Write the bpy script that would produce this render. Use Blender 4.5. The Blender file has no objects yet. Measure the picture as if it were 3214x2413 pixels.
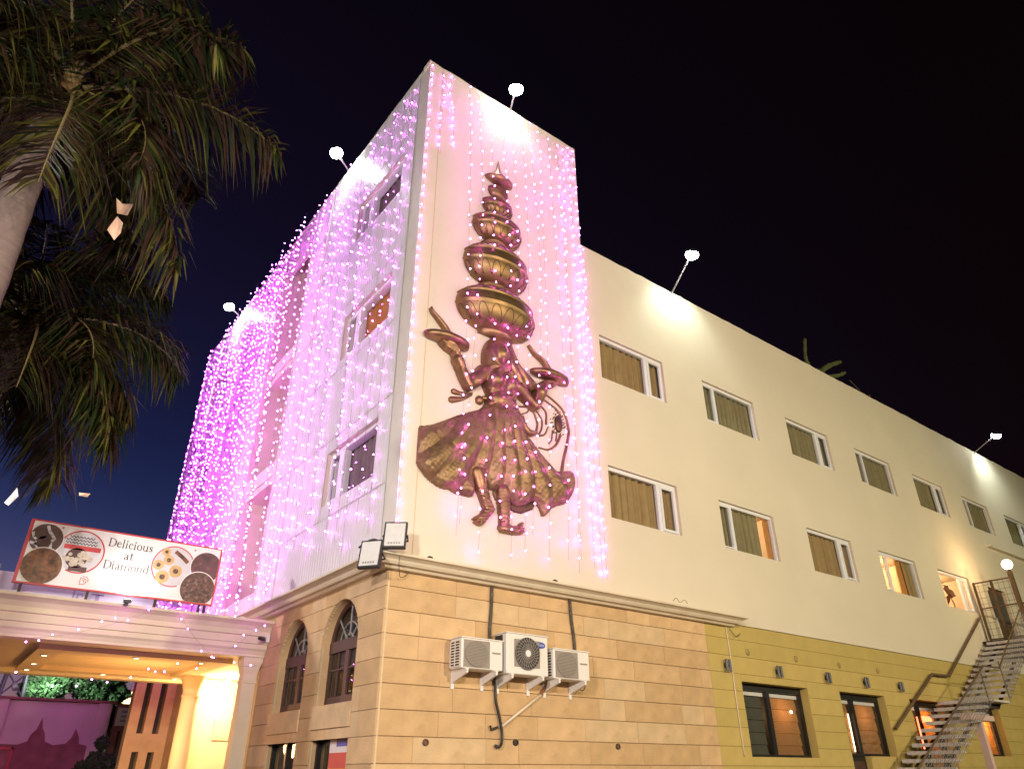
import bpy, math, random
import numpy as np
from mathutils import Vector, Matrix
random.seed(7); rng = np.random.default_rng(7)
SC = bpy.context.scene
COL = SC.collection
R = math.radians

# ------------------------------------------------------------------ camera
cam_d = bpy.data.cameras.new('camera'); cam = bpy.data.objects.new('camera', cam_d); COL.objects.link(cam)
cam_d.sensor_width = 36.0; cam_d.lens = 2235.41 / 3214 * 36.0; cam_d.clip_end = 2000; cam_d.clip_start = 0.05
CAM = Vector((-5.108, -9.742, 1.6))
_y, _p, _r = R(37.3267), R(28.708), R(-0.2147)
fw = Vector((math.cos(_p)*math.sin(_y), math.cos(_p)*math.cos(_y), math.sin(_p)))
r0 = Vector((math.cos(_y), -math.sin(_y), 0)); u0 = r0.cross(fw)
rt = r0*math.cos(_r) + u0*math.sin(_r); up = u0*math.cos(_r) - r0*math.sin(_r)
cam.matrix_world = Matrix(((rt.x, up.x, -fw.x, CAM.x), (rt.y, up.y, -fw.y, CAM.y), (rt.z, up.z, -fw.z, CAM.z), (0, 0, 0, 1)))
SC.camera = cam

# ------------------------------------------------------------------ world, moon, exposure
W = bpy.data.worlds.new('World'); SC.world = W; W.use_nodes = True
nt = W.node_tree; bgn = nt.nodes['Background']
sky = nt.nodes.new('ShaderNodeTexSky'); sky.sky_type = 'NISHITA'; sky.sun_disc = False
sky.sun_elevation = R(-6.5); sky.sun_rotation = R(-12); sky.air_density = 1.0; sky.dust_density = 2.0; sky.ozone_density = 3.0
tint = nt.nodes.new('ShaderNodeVectorMath'); tint.operation = 'MULTIPLY'; tint.inputs[1].default_value = (340.0, 110.0, 82.0)   # violet town glow on the night sky
nt.links.new(sky.outputs[0], tint.inputs[0]); nt.links.new(tint.outputs[0], bgn.inputs[0]); bgn.inputs[1].default_value = 0.15
moon_d = bpy.data.lights.new('moonlight', 'SUN'); moon_d.energy = 0.02; moon_d.angle = R(0.5); moon_d.color = (0.8, 0.88, 1.0)
moon = bpy.data.objects.new('moonlight', moon_d); COL.objects.link(moon); moon.rotation_euler = (R(50), 0, R(-30))
SC.view_settings.view_transform = 'Standard'; SC.view_settings.look = 'None'
SC.view_settings.exposure = 0.0; SC.view_settings.gamma = 1.0; SC.view_settings.use_curve_mapping = False
cy = SC.cycles
cy.use_denoising = True; cy.max_bounces = 6; cy.diffuse_bounces = 3; cy.glossy_bounces = 3; cy.transparent_max_bounces = 8
cy.sample_clamp_indirect = 4.0; cy.sample_clamp_direct = 0.0; cy.caustics_reflective = False; cy.caustics_refractive = False
cy.use_light_tree = True

# ------------------------------------------------------------------ materials
MATS = {}
def mat(name, col, rough=0.6, metal=0.0, var=0.12, scale=3.0, bump=0.0, bscale=40.0, emit=None, estr=0.0, stain=None, stain_scale=1.2, spec=None, stretch=None, stain_lo=0.55):
    m = bpy.data.materials.new(name); m.use_nodes = True; n = m.node_tree; b = n.nodes['Principled BSDF']
    b.inputs['Roughness'].default_value = rough; b.inputs['Metallic'].default_value = metal
    if spec is not None: b.inputs['Specular IOR Level'].default_value = spec
    tc = n.nodes.new('ShaderNodeTexCoord'); mp = n.nodes.new('ShaderNodeMapping'); n.links.new(tc.outputs['Object'], mp.inputs[0])
    if stretch: mp.inputs['Scale'].default_value = stretch
    nz = n.nodes.new('ShaderNodeTexNoise'); nz.inputs['Scale'].default_value = scale; nz.inputs['Detail'].default_value = 6
    n.links.new(mp.outputs[0], nz.inputs['Vector'])
    rp = n.nodes.new('ShaderNodeValToRGB'); rp.color_ramp.elements[0].position = 0.3; rp.color_ramp.elements[1].position = 0.72
    c = Vector(col[:3]); rp.color_ramp.elements[0].color = (*(c*(1-var)), 1); rp.color_ramp.elements[1].color = (*(c*(1+var)), 1)
    n.links.new(nz.outputs['Fac'], rp.inputs[0]); out = rp.outputs[0]
    if stain:
        n2 = n.nodes.new('ShaderNodeTexNoise'); n2.inputs['Scale'].default_value = stain_scale; n2.inputs['Detail'].default_value = 9; n2.inputs['Roughness'].default_value = 0.65
        n.links.new(mp.outputs[0], n2.inputs['Vector'])
        r2 = n.nodes.new('ShaderNodeValToRGB'); r2.color_ramp.elements[0].position = stain_lo; r2.color_ramp.elements[1].position = stain_lo+0.22
        r2.color_ramp.elements[0].color = (0, 0, 0, 1); r2.color_ramp.elements[1].color = (0.7, 0.7, 0.7, 1)
        n.links.new(n2.outputs['Fac'], r2.inputs[0])
        mx = n.nodes.new('ShaderNodeMix'); mx.data_type = 'RGBA'; n.links.new(r2.outputs[0], mx.inputs[0]); n.links.new(out, mx.inputs[6]); mx.inputs[7].default_value = (*stain, 1)
        out = mx.outputs[2]
    n.links.new(out, b.inputs['Base Color'])
    if bump:
        n3 = n.nodes.new('ShaderNodeTexNoise'); n3.inputs['Scale'].default_value = bscale; n3.inputs['Detail'].default_value = 5
        n.links.new(mp.outputs[0], n3.inputs['Vector']); bp = n.nodes.new('ShaderNodeBump'); bp.inputs['Strength'].default_value = bump; bp.inputs['Distance'].default_value = 0.02
        n.links.new(n3.outputs['Fac'], bp.inputs['Height']); n.links.new(bp.outputs[0], b.inputs['Normal'])
    if emit:
        b.inputs['Emission Color'].default_value = (*emit, 1); b.inputs['Emission Strength'].default_value = estr
    MATS[name] = m; return m
def emis(name, col, strength):
    m = bpy.data.materials.new(name); m.use_nodes = True; n = m.node_tree; n.nodes.clear()
    e = n.nodes.new('ShaderNodeEmission'); e.inputs[0].default_value = (*col, 1); e.inputs[1].default_value = strength
    o = n.nodes.new('ShaderNodeOutputMaterial'); n.links.new(e.outputs[0], o.inputs[0]); MATS[name] = m; return m
def glass(name, tint=(1, 1, 1), rough=0.02):
    m = bpy.data.materials.new(name); m.use_nodes = True; n = m.node_tree; n.nodes.clear()
    t = n.nodes.new('ShaderNodeBsdfTransparent'); t.inputs[0].default_value = (*tint, 1)
    g = n.nodes.new('ShaderNodeBsdfGlossy'); g.inputs['Roughness'].default_value = rough; g.inputs[0].default_value = (.9, .9, .9, 1)
    f = n.nodes.new('ShaderNodeFresnel'); ge = n.nodes.new('ShaderNodeNewGeometry'); ma = n.nodes.new('ShaderNodeMath'); ma.operation = 'MULTIPLY_ADD'; ma.inputs[1].default_value = -.8333; ma.inputs[2].default_value = 1.5; n.links.new(ge.outputs['Backfacing'], ma.inputs[0]); n.links.new(ma.outputs[0], f.inputs[0])
    x = n.nodes.new('ShaderNodeMixShader'); o = n.nodes.new('ShaderNodeOutputMaterial')
    n.links.new(f.outputs[0], x.inputs[0]); n.links.new(t.outputs[0], x.inputs[1]); n.links.new(g.outputs[0], x.inputs[2]); n.links.new(x.outputs[0], o.inputs[0])
    MATS[name] = m; return m
mat('cream', (.74, .66, .50), .75, var=.035, scale=.7, bump=.08, bscale=25, stain=(.42, .37, .27), stain_scale=.9, stain_lo=.66)
mat('cladding', (.76, .73, .72), .36, var=.05, scale=2, bump=.03, bscale=8)
mat('trim_white', (.72, .66, .58), .5, var=.05)
mat('cornice', (.70, .60, .44), .6, var=.08, scale=2.5, stain=(.35, .26, .15), stain_scale=3, stain_lo=.62)
for i, c in enumerate([(.60, .40, .205), (.64, .43, .225), (.56, .37, .185), (.62, .44, .245)]):
    mat('stone%d' % i, c, .85, var=.12, scale=3, bump=.3, bscale=40, stain=(.42, .255, .11), stain_scale=2.2, stain_lo=.6)
for i, c in enumerate([(.53, .40, .125), (.55, .41, .13), (.51, .385, .115)]):
    mat('yellow%d' % i, c, .85, var=.06, scale=3, bump=.1, bscale=40)
mat('grout', (.46, .315, .17), .95, var=.15, scale=9)
mat('grout_pale', (.66, .52, .33), .95, var=.1, scale=9)
mat('upvc', (.80, .80, .80), .3, var=.02)
mat('reveal', (.62, .52, .40), .8, var=.06)
mat('curtain_tan', (.40, .28, .13), .9, var=.1, scale=6)
mat('curtain_olive', (.30, .26, .14), .9, var=.1, scale=6)
mat('curtain_mauve', (.26, .19, .20), .9, var=.1, scale=6)
mat('curtain_orange', (.60, .28, .08), .9, var=.1, scale=6)
mat('room', (.55, .45, .33), .9, var=.05)
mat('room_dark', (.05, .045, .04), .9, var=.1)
mat('black_frame', (.012, .010, .009), .4, var=.1)
mat('brown_wood', (.085, .04, .03), .5, var=.25, scale=4, stretch=(1, 1, .2), bump=.1)
mat('blind_tan', (.50, .28, .12), .9, var=.1, scale=8, stretch=(1, 1, 6))
mat('blind_grey', (.075, .075, .055), .8, var=.1, scale=8)
mat('bronze', (.31, .19, .10), .45, metal=.9, var=.25, scale=7, bump=.12, bscale=30, stain=(.16, .085, .05), stain_scale=3, stain_lo=.5)
mat('bronze_dark', (.13, .075, .045), .5, metal=.8, var=.2, scale=9)
mat('bronze_cloth', (.29, .185, .095), .52, metal=.75, var=.25, scale=9, bump=.35, bscale=22, stain=(.13, .07, .04), stain_scale=5, stain_lo=.52)
mat('bronze_gold', (.31, .20, .095), .47, metal=.9, var=.2, scale=6, bump=.06)
mat('ac_white', (.76, .72, .66), .45, var=.04, scale=2, stain=(.55, .44, .3), stain_scale=4, stain_lo=.66)
mat('ac_grey', (.30, .255, .215), .6, var=.06)
mat('ac_dark', (.035, .033, .033), .6, var=.1)
mat('logo_blue', (.03, .05, .42), .4, var=.02)
mat('white_paint', (.80, .79, .78), .5, var=.03)
mat('pipe_dark', (.075, .06, .045), .7, var=.4, scale=14, stain=(.4, .35, .27), stain_scale=12, stain_lo=.58)
mat('hose_black', (.015, .015, .015), .45, var=.1)
mat('pipe_cream', (.72, .62, .45), .5, var=.06)
mat('rust', (.22, .09, .035), .9, var=.3, scale=8)
mat('steel_grey', (.33, .31, .30), .5, metal=.4, var=.15, scale=5)
mat('dark_steel', (.05, .04, .033), .6, metal=.3, var=.2)
mat('brown_steel', (.14, .085, .04), .6, metal=.2, var=.2)
mat('tread', (.60, .57, .53), .7, var=.15, scale=4, stain=(.22, .18, .14), stain_scale=3)
mat('sconce_grey', (.10, .10, .11), .45, metal=.3, var=.1); mat('plate_ochre', (.36, .27, .09), .8, var=.25, scale=14)
mat('wire', (.10, .07, .09), .5, var=.1)
mat('flood_body', (.04, .04, .045), .5, var=.1)
mat('flood_glass', (.66, .66, .64), .25, var=.05, scale=10)
mat('trunk', (.125, .09, .075), .9, var=.15, scale=3, bump=.3, bscale=14, stretch=(1, 1, 6), stain=(.08, .06, .045), stain_scale=2.5)
mat('crownshaft', (.20, .13, .055), .6, var=.3, scale=4, stretch=(1, 1, .3))
mat('leaf_green', (.013, .021, .005), .65, var=.35, scale=3, spec=.12)
mat('leaf_yellow', (.065, .062, .010), .65, var=.35, scale=3, spec=.12)
mat('leaf_brown', (.034, .018, .010), .65, var=.35, scale=3, spec=.12)
mat('rachis', (.11, .08, .03), .6, var=.2)
mat('kite_paper', (.66, .44, .32), .8, var=.06, scale=6)
mat('kite_white', (.66, .64, .64), .8, var=.05)
mat('ground', (.14, .125, .11), .9, var=.25, scale=1.2, bump=.2, bscale=20)
mat('portico', (.72, .63, .45), .7, var=.05, scale=2, stain=(.40, .29, .18), stain_scale=2.2, stain_lo=.63)
mat('ceiling_paint', (.72, .58, .38), .8, var=.03)
mat('entry_wall', (.75, .64, .46), .8, var=.03)
mat('sign_white', (.86, .85, .85), .4, var=.01)
mat('sign_red', (.55, .035, .045), .4, var=.05)
mat('ink', (.02, .018, .018), .5, var=.05)
mat('ink_glare', (.11, .10, .10), .5, var=.3)  # paler ink: the sign spotlight's washout is put into the letter colour
mat('banner', (.62, .58, .72), .5, var=.1, scale=2)
mat('banner_ink', (.34, .27, .46), .5, var=.1)
mat('mauve_wall', (.66, .47, .42), .8, var=.08, scale=1.5)
mat('mural', (.30, .11, .10), .85, var=.3, scale=2.2)
mat('hedge', (.012, .016, .007), .8, var=.5, scale=6)
mat('tree_leaf', (.06, .13, .045), .6, var=.4, scale=1.2)
mat('bark', (.09, .065, .045), .9, var=.2)
mat('pylon', (.26, .27, .30), .5, var=.1)
mat('cactus', (.10, .11, .03), .7, var=.4, scale=30, bump=.6, bscale=60)
mat('poster_red', (.55, .07, .06), .6, var=.1); mat('poster_orange', (.60, .17, .03), .6, var=.2, scale=4)
mat('poster_blue', (.08, .08, .34), .6, var=.1); mat('poster_white', (.66, .60, .60), .6, var=.05)
mat('cabinet', (.26, .28, .27), .4, var=.1)
mat('plant_leaf', (.20, .19, .03), .5, var=.3); mat('pot_clay', (.30, .13, .07), .7)
mat('food_choco', (.06, .022, .016), .5, var=.5, scale=25); mat('food_cream', (.62, .55, .45), .5, var=.25, scale=16)
mat('food_curry', (.17, .065, .02), .5, var=.7, scale=14, stain=(.12, .17, .06), stain_scale=6, stain_lo=.54)
mat('food_wine', (.08, .012, .03), .4, var=.6, scale=5, stain=(.42, .10, .07), stain_scale=6, stain_lo=.56)
mat('food_mud', (.12, .055, .04), .5, var=.7, scale=22, stain=(.55, .45, .38), stain_scale=13, stain_lo=.55)
mat('food_cookie', (.66, .45, .20), .6, var=.15, scale=12); mat('food_plate', (.66, .65, .68), .5, var=.1, scale=4)
mat('brown_disc', (.10, .045, .04), .5, var=.2)
mat('fan_brown', (.19, .06, .015), .5, var=.2)
LED = (1.0, .15, 1.30)
emis('led', LED, 82.0)
emis('flood_lens', (.93, 1.0, .97), 60.0)
emis('globe', (1.0, .72, .42), 25.0)
emis('downlight', (1.0, .82, .5), 12.0)
emis('street_lens', (1.0, .8, .55), 30.0)
emis('tube', (1.0, .72, .42), 7.0)
emis('red_glow', (1.0, .16, .06), 5.0)
emis('red_sign', (1.0, .10, .03), 3.0); emis('yellow_sign', (1.0, .75, .30), 5.0)
emis('blue_glow', (.25, .4, 1.0), 3.0)
glass('pane', (.92, .92, .9)); glass('pane_dark', (.55, .55, .5))

# ------------------------------------------------------------------ mesh helpers
class MB:
    def __init__(s): s.v = []; s.f = []; s.m = []
    def add(s, vs, fs, mi=0):
        o = len(s.v); s.v += [tuple(map(float, v)) for v in vs]; s.f += [tuple(o+i for i in f) for f in fs]; s.m += [mi]*len(fs); return s
    def box(s, x0, y0, z0, x1, y1, z1, mi=0, ch=0.0):
        x0, x1 = min(x0, x1), max(x0, x1); y0, y1 = min(y0, y1), max(y0, y1); z0, z1 = min(z0, z1), max(z0, z1)
        return s.add([(x0,y0,z0),(x1,y0,z0),(x1,y1,z0),(x0,y1,z0),(x0,y0,z1),(x1,y0,z1),(x1,y1,z1),(x0,y1,z1)],
                     [(0,3,2,1),(4,5,6,7),(0,1,5,4),(1,2,6,5),(2,3,7,6),(3,0,4,7)], mi)
    def quad(s, a, b, c, d, mi=0): return s.add([a, b, c, d], [(0,1,2,3)], mi)
    def tube(s, pts, r, seg=8, mi=0, cap=True, up=None):
        P = [Vector(p) for p in pts]; n = len(P); rs = r if isinstance(r, (list, tuple)) else [r]*n
        vs = []; prev = None
        for i, p in enumerate(P):
            t = (P[min(i+1, n-1)] - P[max(i-1, 0)]).normalized()
            a = prev if prev is not None else (Vector((0,0,1)) if abs(t.z) < .9 else Vector((1,0,0)))
            x = (a - t*a.dot(t)).normalized(); y = t.cross(x); prev = x
            for k in range(seg):
                th = 2*math.pi*k/seg; vs.append(p + (x*math.cos(th) + y*math.sin(th))*rs[i])
        fs = [(i*seg+k, i*seg+(k+1) % seg, (i+1)*seg+(k+1) % seg, (i+1)*seg+k) for i in range(n-1) for k in range(seg)]
        if cap: fs += [tuple(range(seg-1, -1, -1)), tuple((n-1)*seg+k for k in range(seg))]
        return s.add(vs, fs, mi)
    def lathe(s, prof, c=(0,0,0), seg=24, mi=0, sx=1.0, sy=1.0, a0=0.0, a1=2*math.pi, rot=None):
        full = abs(a1-a0-2*math.pi) < 1e-6; n = seg if full else seg+1; vs = []
        for r, z in prof:
            for k in range(n):
                th = a0 + (a1-a0)*k/seg; v = Vector((r*math.cos(th)*sx, r*math.sin(th)*sy, z))
                if rot: v = rot @ v
                vs.append(v + Vector(c))
        fs = []
        for i in range(len(prof)-1):
            for k in range(seg):
                k2 = (k+1) % n if full else k+1
                fs.append((i*n+k, i*n+k2, (i+1)*n+k2, (i+1)*n+k))
        return s.add(vs, fs, mi)
    def poly(s, pts, thick, ax, mi=0):
        """closed outline pts (3-D) extruded by vector thick"""
        n = len(pts); t = Vector(thick); P = [Vector(p) for p in pts]
        return s.add(P + [p+t for p in P], [tuple(range(n)), tuple(range(2*n-1, n-1, -1))] + [(i, i+n, (i+1) % n+n, (i+1) % n) for i in range(n)], mi)
    def build(s, name, mats, parent=None, smooth=False):
        me = bpy.data.meshes.new(name); me.from_pydata(s.v, [], s.f)
        for m in (mats if isinstance(mats, (list, tuple)) else [mats]): me.materials.append(MATS[m])
        if isinstance(mats, (list, tuple)): me.polygons.foreach_set('material_index', s.m)
        if smooth: me.polygons.foreach_set('use_smooth', [True]*len(me.polygons))
        me.update(); return link(name, me, parent)
def link(name, data, parent=None):
    o = bpy.data.objects.new(name, data); COL.objects.link(o)
    if parent: setp(o, parent)
    return o
def setp(o, parent):
    o.parent = parent; o.matrix_parent_inverse = world_of(parent).inverted()
def world_of(o):
    b = Matrix.Translation(o.location)
    return b if o.parent is None else world_of(o.parent) @ o.matrix_parent_inverse @ b
def fixn(o):
    import bmesh
    b = bmesh.new(); b.from_mesh(o.data); bmesh.ops.recalc_face_normals(b, faces=b.faces); b.to_mesh(o.data); b.free(); return o
def tag(o, label=None, cat=None, group=None, kind=None):
    if label: o['label'] = label
    if cat: o['category'] = cat
    if group: o['group'] = group
    if kind: o['kind'] = kind
    return o
def thing(name, loc, label, cat, group=None):
    o = bpy.data.objects.new(name, None); COL.objects.link(o); o.location = loc; o.empty_display_size = .2
    return tag(o, label, cat, group)
def lamp(name, kind, loc, power, color, parent, size=.1, target=None, angle=90, blend=.5):
    d = bpy.data.lights.new(name, kind); d.energy = power; d.color = color
    if kind in ('POINT', 'SPOT'): d.shadow_soft_size = size
    if kind == 'SPOT': d.spot_size = R(angle); d.spot_blend = blend
    o = bpy.data.objects.new(name, d); COL.objects.link(o)
    o.location = loc
    if target is not None: o.rotation_euler = (Vector(target)-Vector(loc)).to_track_quat('-Z', 'Y').to_euler()
    if parent: setp(o, parent)
    return o
def rect_minus(r, holes):
    out = [r]
    for h in holes:
        nx = []
        for (a, b, c, d) in out:
            if h[1] <= a or h[0] >= b or h[3] <= c or h[2] >= d: nx.append((a, b, c, d)); continue
            if h[0] > a: nx.append((a, h[0], c, d))
            if h[1] < b: nx.append((h[1], b, c, d))
            u0_, u1_ = max(a, h[0]), min(b, h[1])
            if h[2] > c: nx.append((u0_, u1_, c, h[2]))
            if h[3] < d: nx.append((u0_, u1_, h[3], d))
        out = nx
    return [q for q in out if q[1]-q[0] > .02 and q[3]-q[2] > .02]
def wall_holes(mb, axis, pos, u0, u1, z0, z1, holes, depth, mi=0, rmi=0, extra_u=(), extra_z=()):
    """vertical wall in plane axis=pos, rectangular openings with reveals going 'depth' inwards (+axis)"""
    P = (lambda u, w, z: (u, pos+w, z)) if axis == 'Y' else (lambda u, w, z: (pos+w, u, z))
    us = sorted({u0, u1, *[h[0] for h in holes], *[h[1] for h in holes], *extra_u}); zs = sorted({z0, z1, *[h[2] for h in holes], *[h[3] for h in holes], *extra_z})
    for i in range(len(us)-1):
        for j in range(len(zs)-1):
            uc, zc = (us[i]+us[i+1])/2, (zs[j]+zs[j+1])/2
            if any(h[0] < uc < h[1] and h[2] < zc < h[3] for h in holes): continue
            q = [P(us[i],0,zs[j]), P(us[i+1],0,zs[j]), P(us[i+1],0,zs[j+1]), P(us[i],0,zs[j+1])]
            mb.quad(*(q if axis == 'Y' else q[::-1]), mi)
    for a, b, c, d in holes:
        for (p, q) in (((a,c),(b,c)), ((b,c),(b,d)), ((b,d),(a,d)), ((a,d),(a,c))):
            mb.quad(P(p[0],0,p[1]), P(q[0],0,q[1]), P(q[0],depth,q[1]), P(p[0],depth,p[1]), rmi)

# ------------------------------------------------------------------ ground
g = MB(); N = 24
for i in range(N):
    for j in range(N):
        pass
g.quad((-400,-400,0),(400,-400,0),(400,400,0),(-400,400,0))
tag(g.build('ground', 'ground'), 'dark paved forecourt in front of the hotel', None, None, 'structure')

# ------------------------------------------------------------------ hotel building
HOTEL = thing('hotel_building', (0, 0, 0), 'cream hotel block with ribbed lit side wall and tan stone ground floor', 'building')
TOP, WTOP, TX, WX = 16.07, 12.75, 4.42, 34.0
BASE = 4.42
WW, WH = 2.12, 1.13
upper = [(4.83+3.6*i, 9.32) for i in range(8)]; lower = [(4.81+3.57*i, 6.10) for i in range(5)]
holes = [(x, x+WW, z, z+WH) for x, z in upper+lower]
DOORU = (22.6, 23.95, 5.15, 7.15)
m = MB()
wall_holes(m, 'Y', 0.0, 0.0, WX, BASE, WTOP, holes+[DOORU], .16, 0, 1)
m.build('front_wall', ['cream', 'reveal'], HOTEL)
m = MB(); m.quad((0,0,WTOP),(TX,0,WTOP),(TX,0,TOP-.12),(0,0,TOP-.12)); m.quad((TX,0,WTOP),(TX,8,WTOP),(TX,8,TOP-.12),(TX,0,TOP-.12))
m.build('tower_wall', 'cream', HOTEL)
# thin vertical joint strips on the tower front
m = MB(); m.box(.335, -.006, BASE+.2, .350, .004, TOP-.15); m.build('wall_joint', 'grout_pale', HOTEL)
# copings with uneven edge
def coping(x0, y0, x1, y1, z, w, name, n, mt, side):
    mb = MB(); L = math.hypot(x1-x0, y1-y0); dx, dy = (x1-x0)/L, (y1-y0)/L; nx, ny = side
    prev = None; vs = []; fs = []
    for i in range(n+1):
        t = L*i/n; j = lambda a: random.uniform(-a, a)
        px, py = x0+dx*t, y0+dy*t; o = .004+j(.003); h = .12+j(.014)
        vs += [(px+nx*o, py+ny*o, z), (px+nx*o, py+ny*o, z+h), (px-nx*w, py-ny*w, z+h), (px-nx*w, py-ny*w, z)]
    for i in range(n):
        for k in range(4): fs.append((4*i+k, 4*i+(k+1) % 4, 4*i+4+(k+1) % 4, 4*i+4+k))
    fs += [(0,1,2,3), (4*n+3,4*n+2,4*n+1,4*n)]
    mb.add(vs, fs); return fixn(mb.build(name, mt, HOTEL))
coping(TX, 0, WX, 0, WTOP, .25, 'coping', 110, 'cream', (0, -1))
coping(-.03, 0, TX, 0, TOP-.12, .25, 'coping', 24, 'cream', (0, -1))
coping(0, 0.25, 0, 16.4, TOP-.12, .25, 'coping', 60, 'trim_white', (-1, 0))
# roofs and hidden walls
m = MB(); m.quad((0,0,TOP-.15),(TX,0,TOP-.15),(TX,16.4,TOP-.15),(0,16.4,TOP-.15)); m.quad((TX,0,WTOP-.05),(WX,0,WTOP-.05),(WX,16.4,WTOP-.05),(TX,16.4,WTOP-.05))
m.quad((0,16.4,0),(WX,16.4,0),(WX,16.4,WTOP),(0,16.4,WTOP)); m.quad((0,16.4,WTOP),(TX,16.4,WTOP),(TX,16.4,TOP-.12),(0,16.4,TOP-.12)); m.quad((TX,16.4,WTOP),(TX,8,WTOP),(TX,8,TOP-.12),(TX,16.4,TOP-.12)); m.quad((WX,0,0),(WX,16.4,0),(WX,16.4,WTOP),(WX,0,WTOP))
m.build('roof', 'grout', HOTEL)

def curtain_mesh(x0, x1, z0, z1, y, amp=.035, pitch=.16, axis='Y', seed=0):
    rr = random.Random(seed); mb = MB(); n = max(8, int((x1-x0)/.02)); vs = []
    ph = rr.random()*6; k2 = rr.uniform(.6, 1.4)
    for j, (z, s) in enumerate(((z1, .8), ((z0+z1)/2, 1.0), (z0, 1.15))):
        for i in range(n+1):
            u = x0+(x1-x0)*i/n; w = amp*s*(math.sin(2*math.pi*u/pitch+ph+.7*math.sin(u*5*k2))+.35*math.sin(2*math.pi*u/pitch*2.3+ph))
            vs.append((u, y+w, z) if axis == 'Y' else (y+w, u, z))
    fs = [(j*(n+1)+i, j*(n+1)+i+1, (j+1)*(n+1)+i+1, (j+1)*(n+1)+i) for j in range(2) for i in range(n)]
    mb.add(vs, fs); return mb
def P3(axis, u, w, z): return (u, w, z) if axis == 'Y' else (w, u, z)
def bar(mb, axis, u0, u1, w0, w1, z0, z1, mi=0):
    a = P3(axis, u0, w0, z0); b = P3(axis, u1, w1, z1); mb.box(*a, *b, mi)
def window(axis, u0, u1, z0, z1, small, base=0.0, style='curtain_tan', lit=None, seed=0, depth=.16, fr='upvc', gap=None):
    """sliding window: slim fixed frame, one mullion, a thicker small sash on side 'small'"""
    f = MB(); w0, w1 = base+.07, base+depth-.01; b = .055
    bar(f, axis, u0, u1, w0, w1, z1-.075, z1); bar(f, axis, u0, u1, w0, w1, z0, z0+.035)
    bar(f, axis, u0, u0+b*.8, w0, w1, z0+.035, z1-.075); bar(f, axis, u1-b*.8, u1, w0, w1, z0+.035, z1-.075)
    um = u0+(u1-u0)*(.735 if small == 'hi' else .235)
    bar(f, axis, um-.045, um+.045, w0+.004, w1-.004, z0+.035, z1-.075)
    win = f.build('window', fr, HOTEL)
    s0, s1 = (um+.05, u1-.05) if small == 'hi' else (u0+.05, um-.05)
    sh = MB(); c0, c1 = w0-.018, w0+.03; t = .055 if small == 'hi' else .03
    bar(sh, axis, s0, s0+t, c0, c1, z0+.04, z1-.08); bar(sh, axis, s1-t, s1, c0, c1, z0+.04, z1-.08)
    bar(sh, axis, s0+t, s1-t, c0, c1, z0+.04, z0+.04+t); bar(sh, axis, s0+t, s1-t, c0, c1, z1-.08-t, z1-.08)
    sh.build('sash', fr, win)
    for a, bb in ((u0+.045, um-.045), (um+.045, u1-.045)):
        p = MB(); q = [P3(axis, a, w0+.04, z0+.035), P3(axis, bb, w0+.04, z0+.035), P3(axis, bb, w0+.04, z1-.075), P3(axis, a, w0+.04, z1-.075)]
        p.quad(*q); p.build('pane', 'pane', win)
    rm = MB(); d0, d1 = base+depth-.005, base+1.6
    A = lambda u, w, z: P3(axis, u, w, z)
    for q in ((A(u0,d1,z0),A(u1,d1,z0),A(u1,d1,z1),A(u0,d1,z1)), (A(u0,d0,z0),A(u0,d1,z0),A(u0,d1,z1),A(u0,d0,z1)), (A(u1,d0,z0),A(u1,d1,z0),A(u1,d1,z1),A(u1,d0,z1)), (A(u0,d0,z0),A(u1,d0,z0),A(u1,d1,z0),A(u0,d1,z0)), (A(u0,d0,z1),A(u1,d0,z1),A(u1,d1,z1),A(u0,d1,z1))): rm.quad(*q)
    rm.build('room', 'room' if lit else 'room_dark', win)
    cu0, cu1 = (u0, u1) if gap is None else gap
    if cu1 > cu0: curtain_mesh(cu0, cu1, z0, z1-.02, base+depth+.045, amp=.046, pitch=.21, axis=axis, seed=seed).build('curtain', style, win, True)
    if lit:
        t = MB(); uc = (u0+u1)/2; a = A(uc-.35, d1-.3, z1-.10); b2 = A(uc+.35, d1-.24, z1-.05); t.box(*a, *b2); t.build('tube_light', 'tube', win)
        lamp('room_lamp', 'POINT', A(uc, base+1.0, z1-.2), lit, (1, .66, .36), win, .08)
    return win
for i, (x, z) in enumerate(upper):
    st = ['curtain_tan', 'curtain_olive', 'curtain_olive', 'curtain_olive', 'curtain_olive', 'curtain_olive', 'curtain_olive', 'curtain_olive'][i]
    window('Y', x, x+WW, z, z+WH, 'hi' if i % 2 == 0 else 'lo', style=st, seed=i+1)
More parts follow.
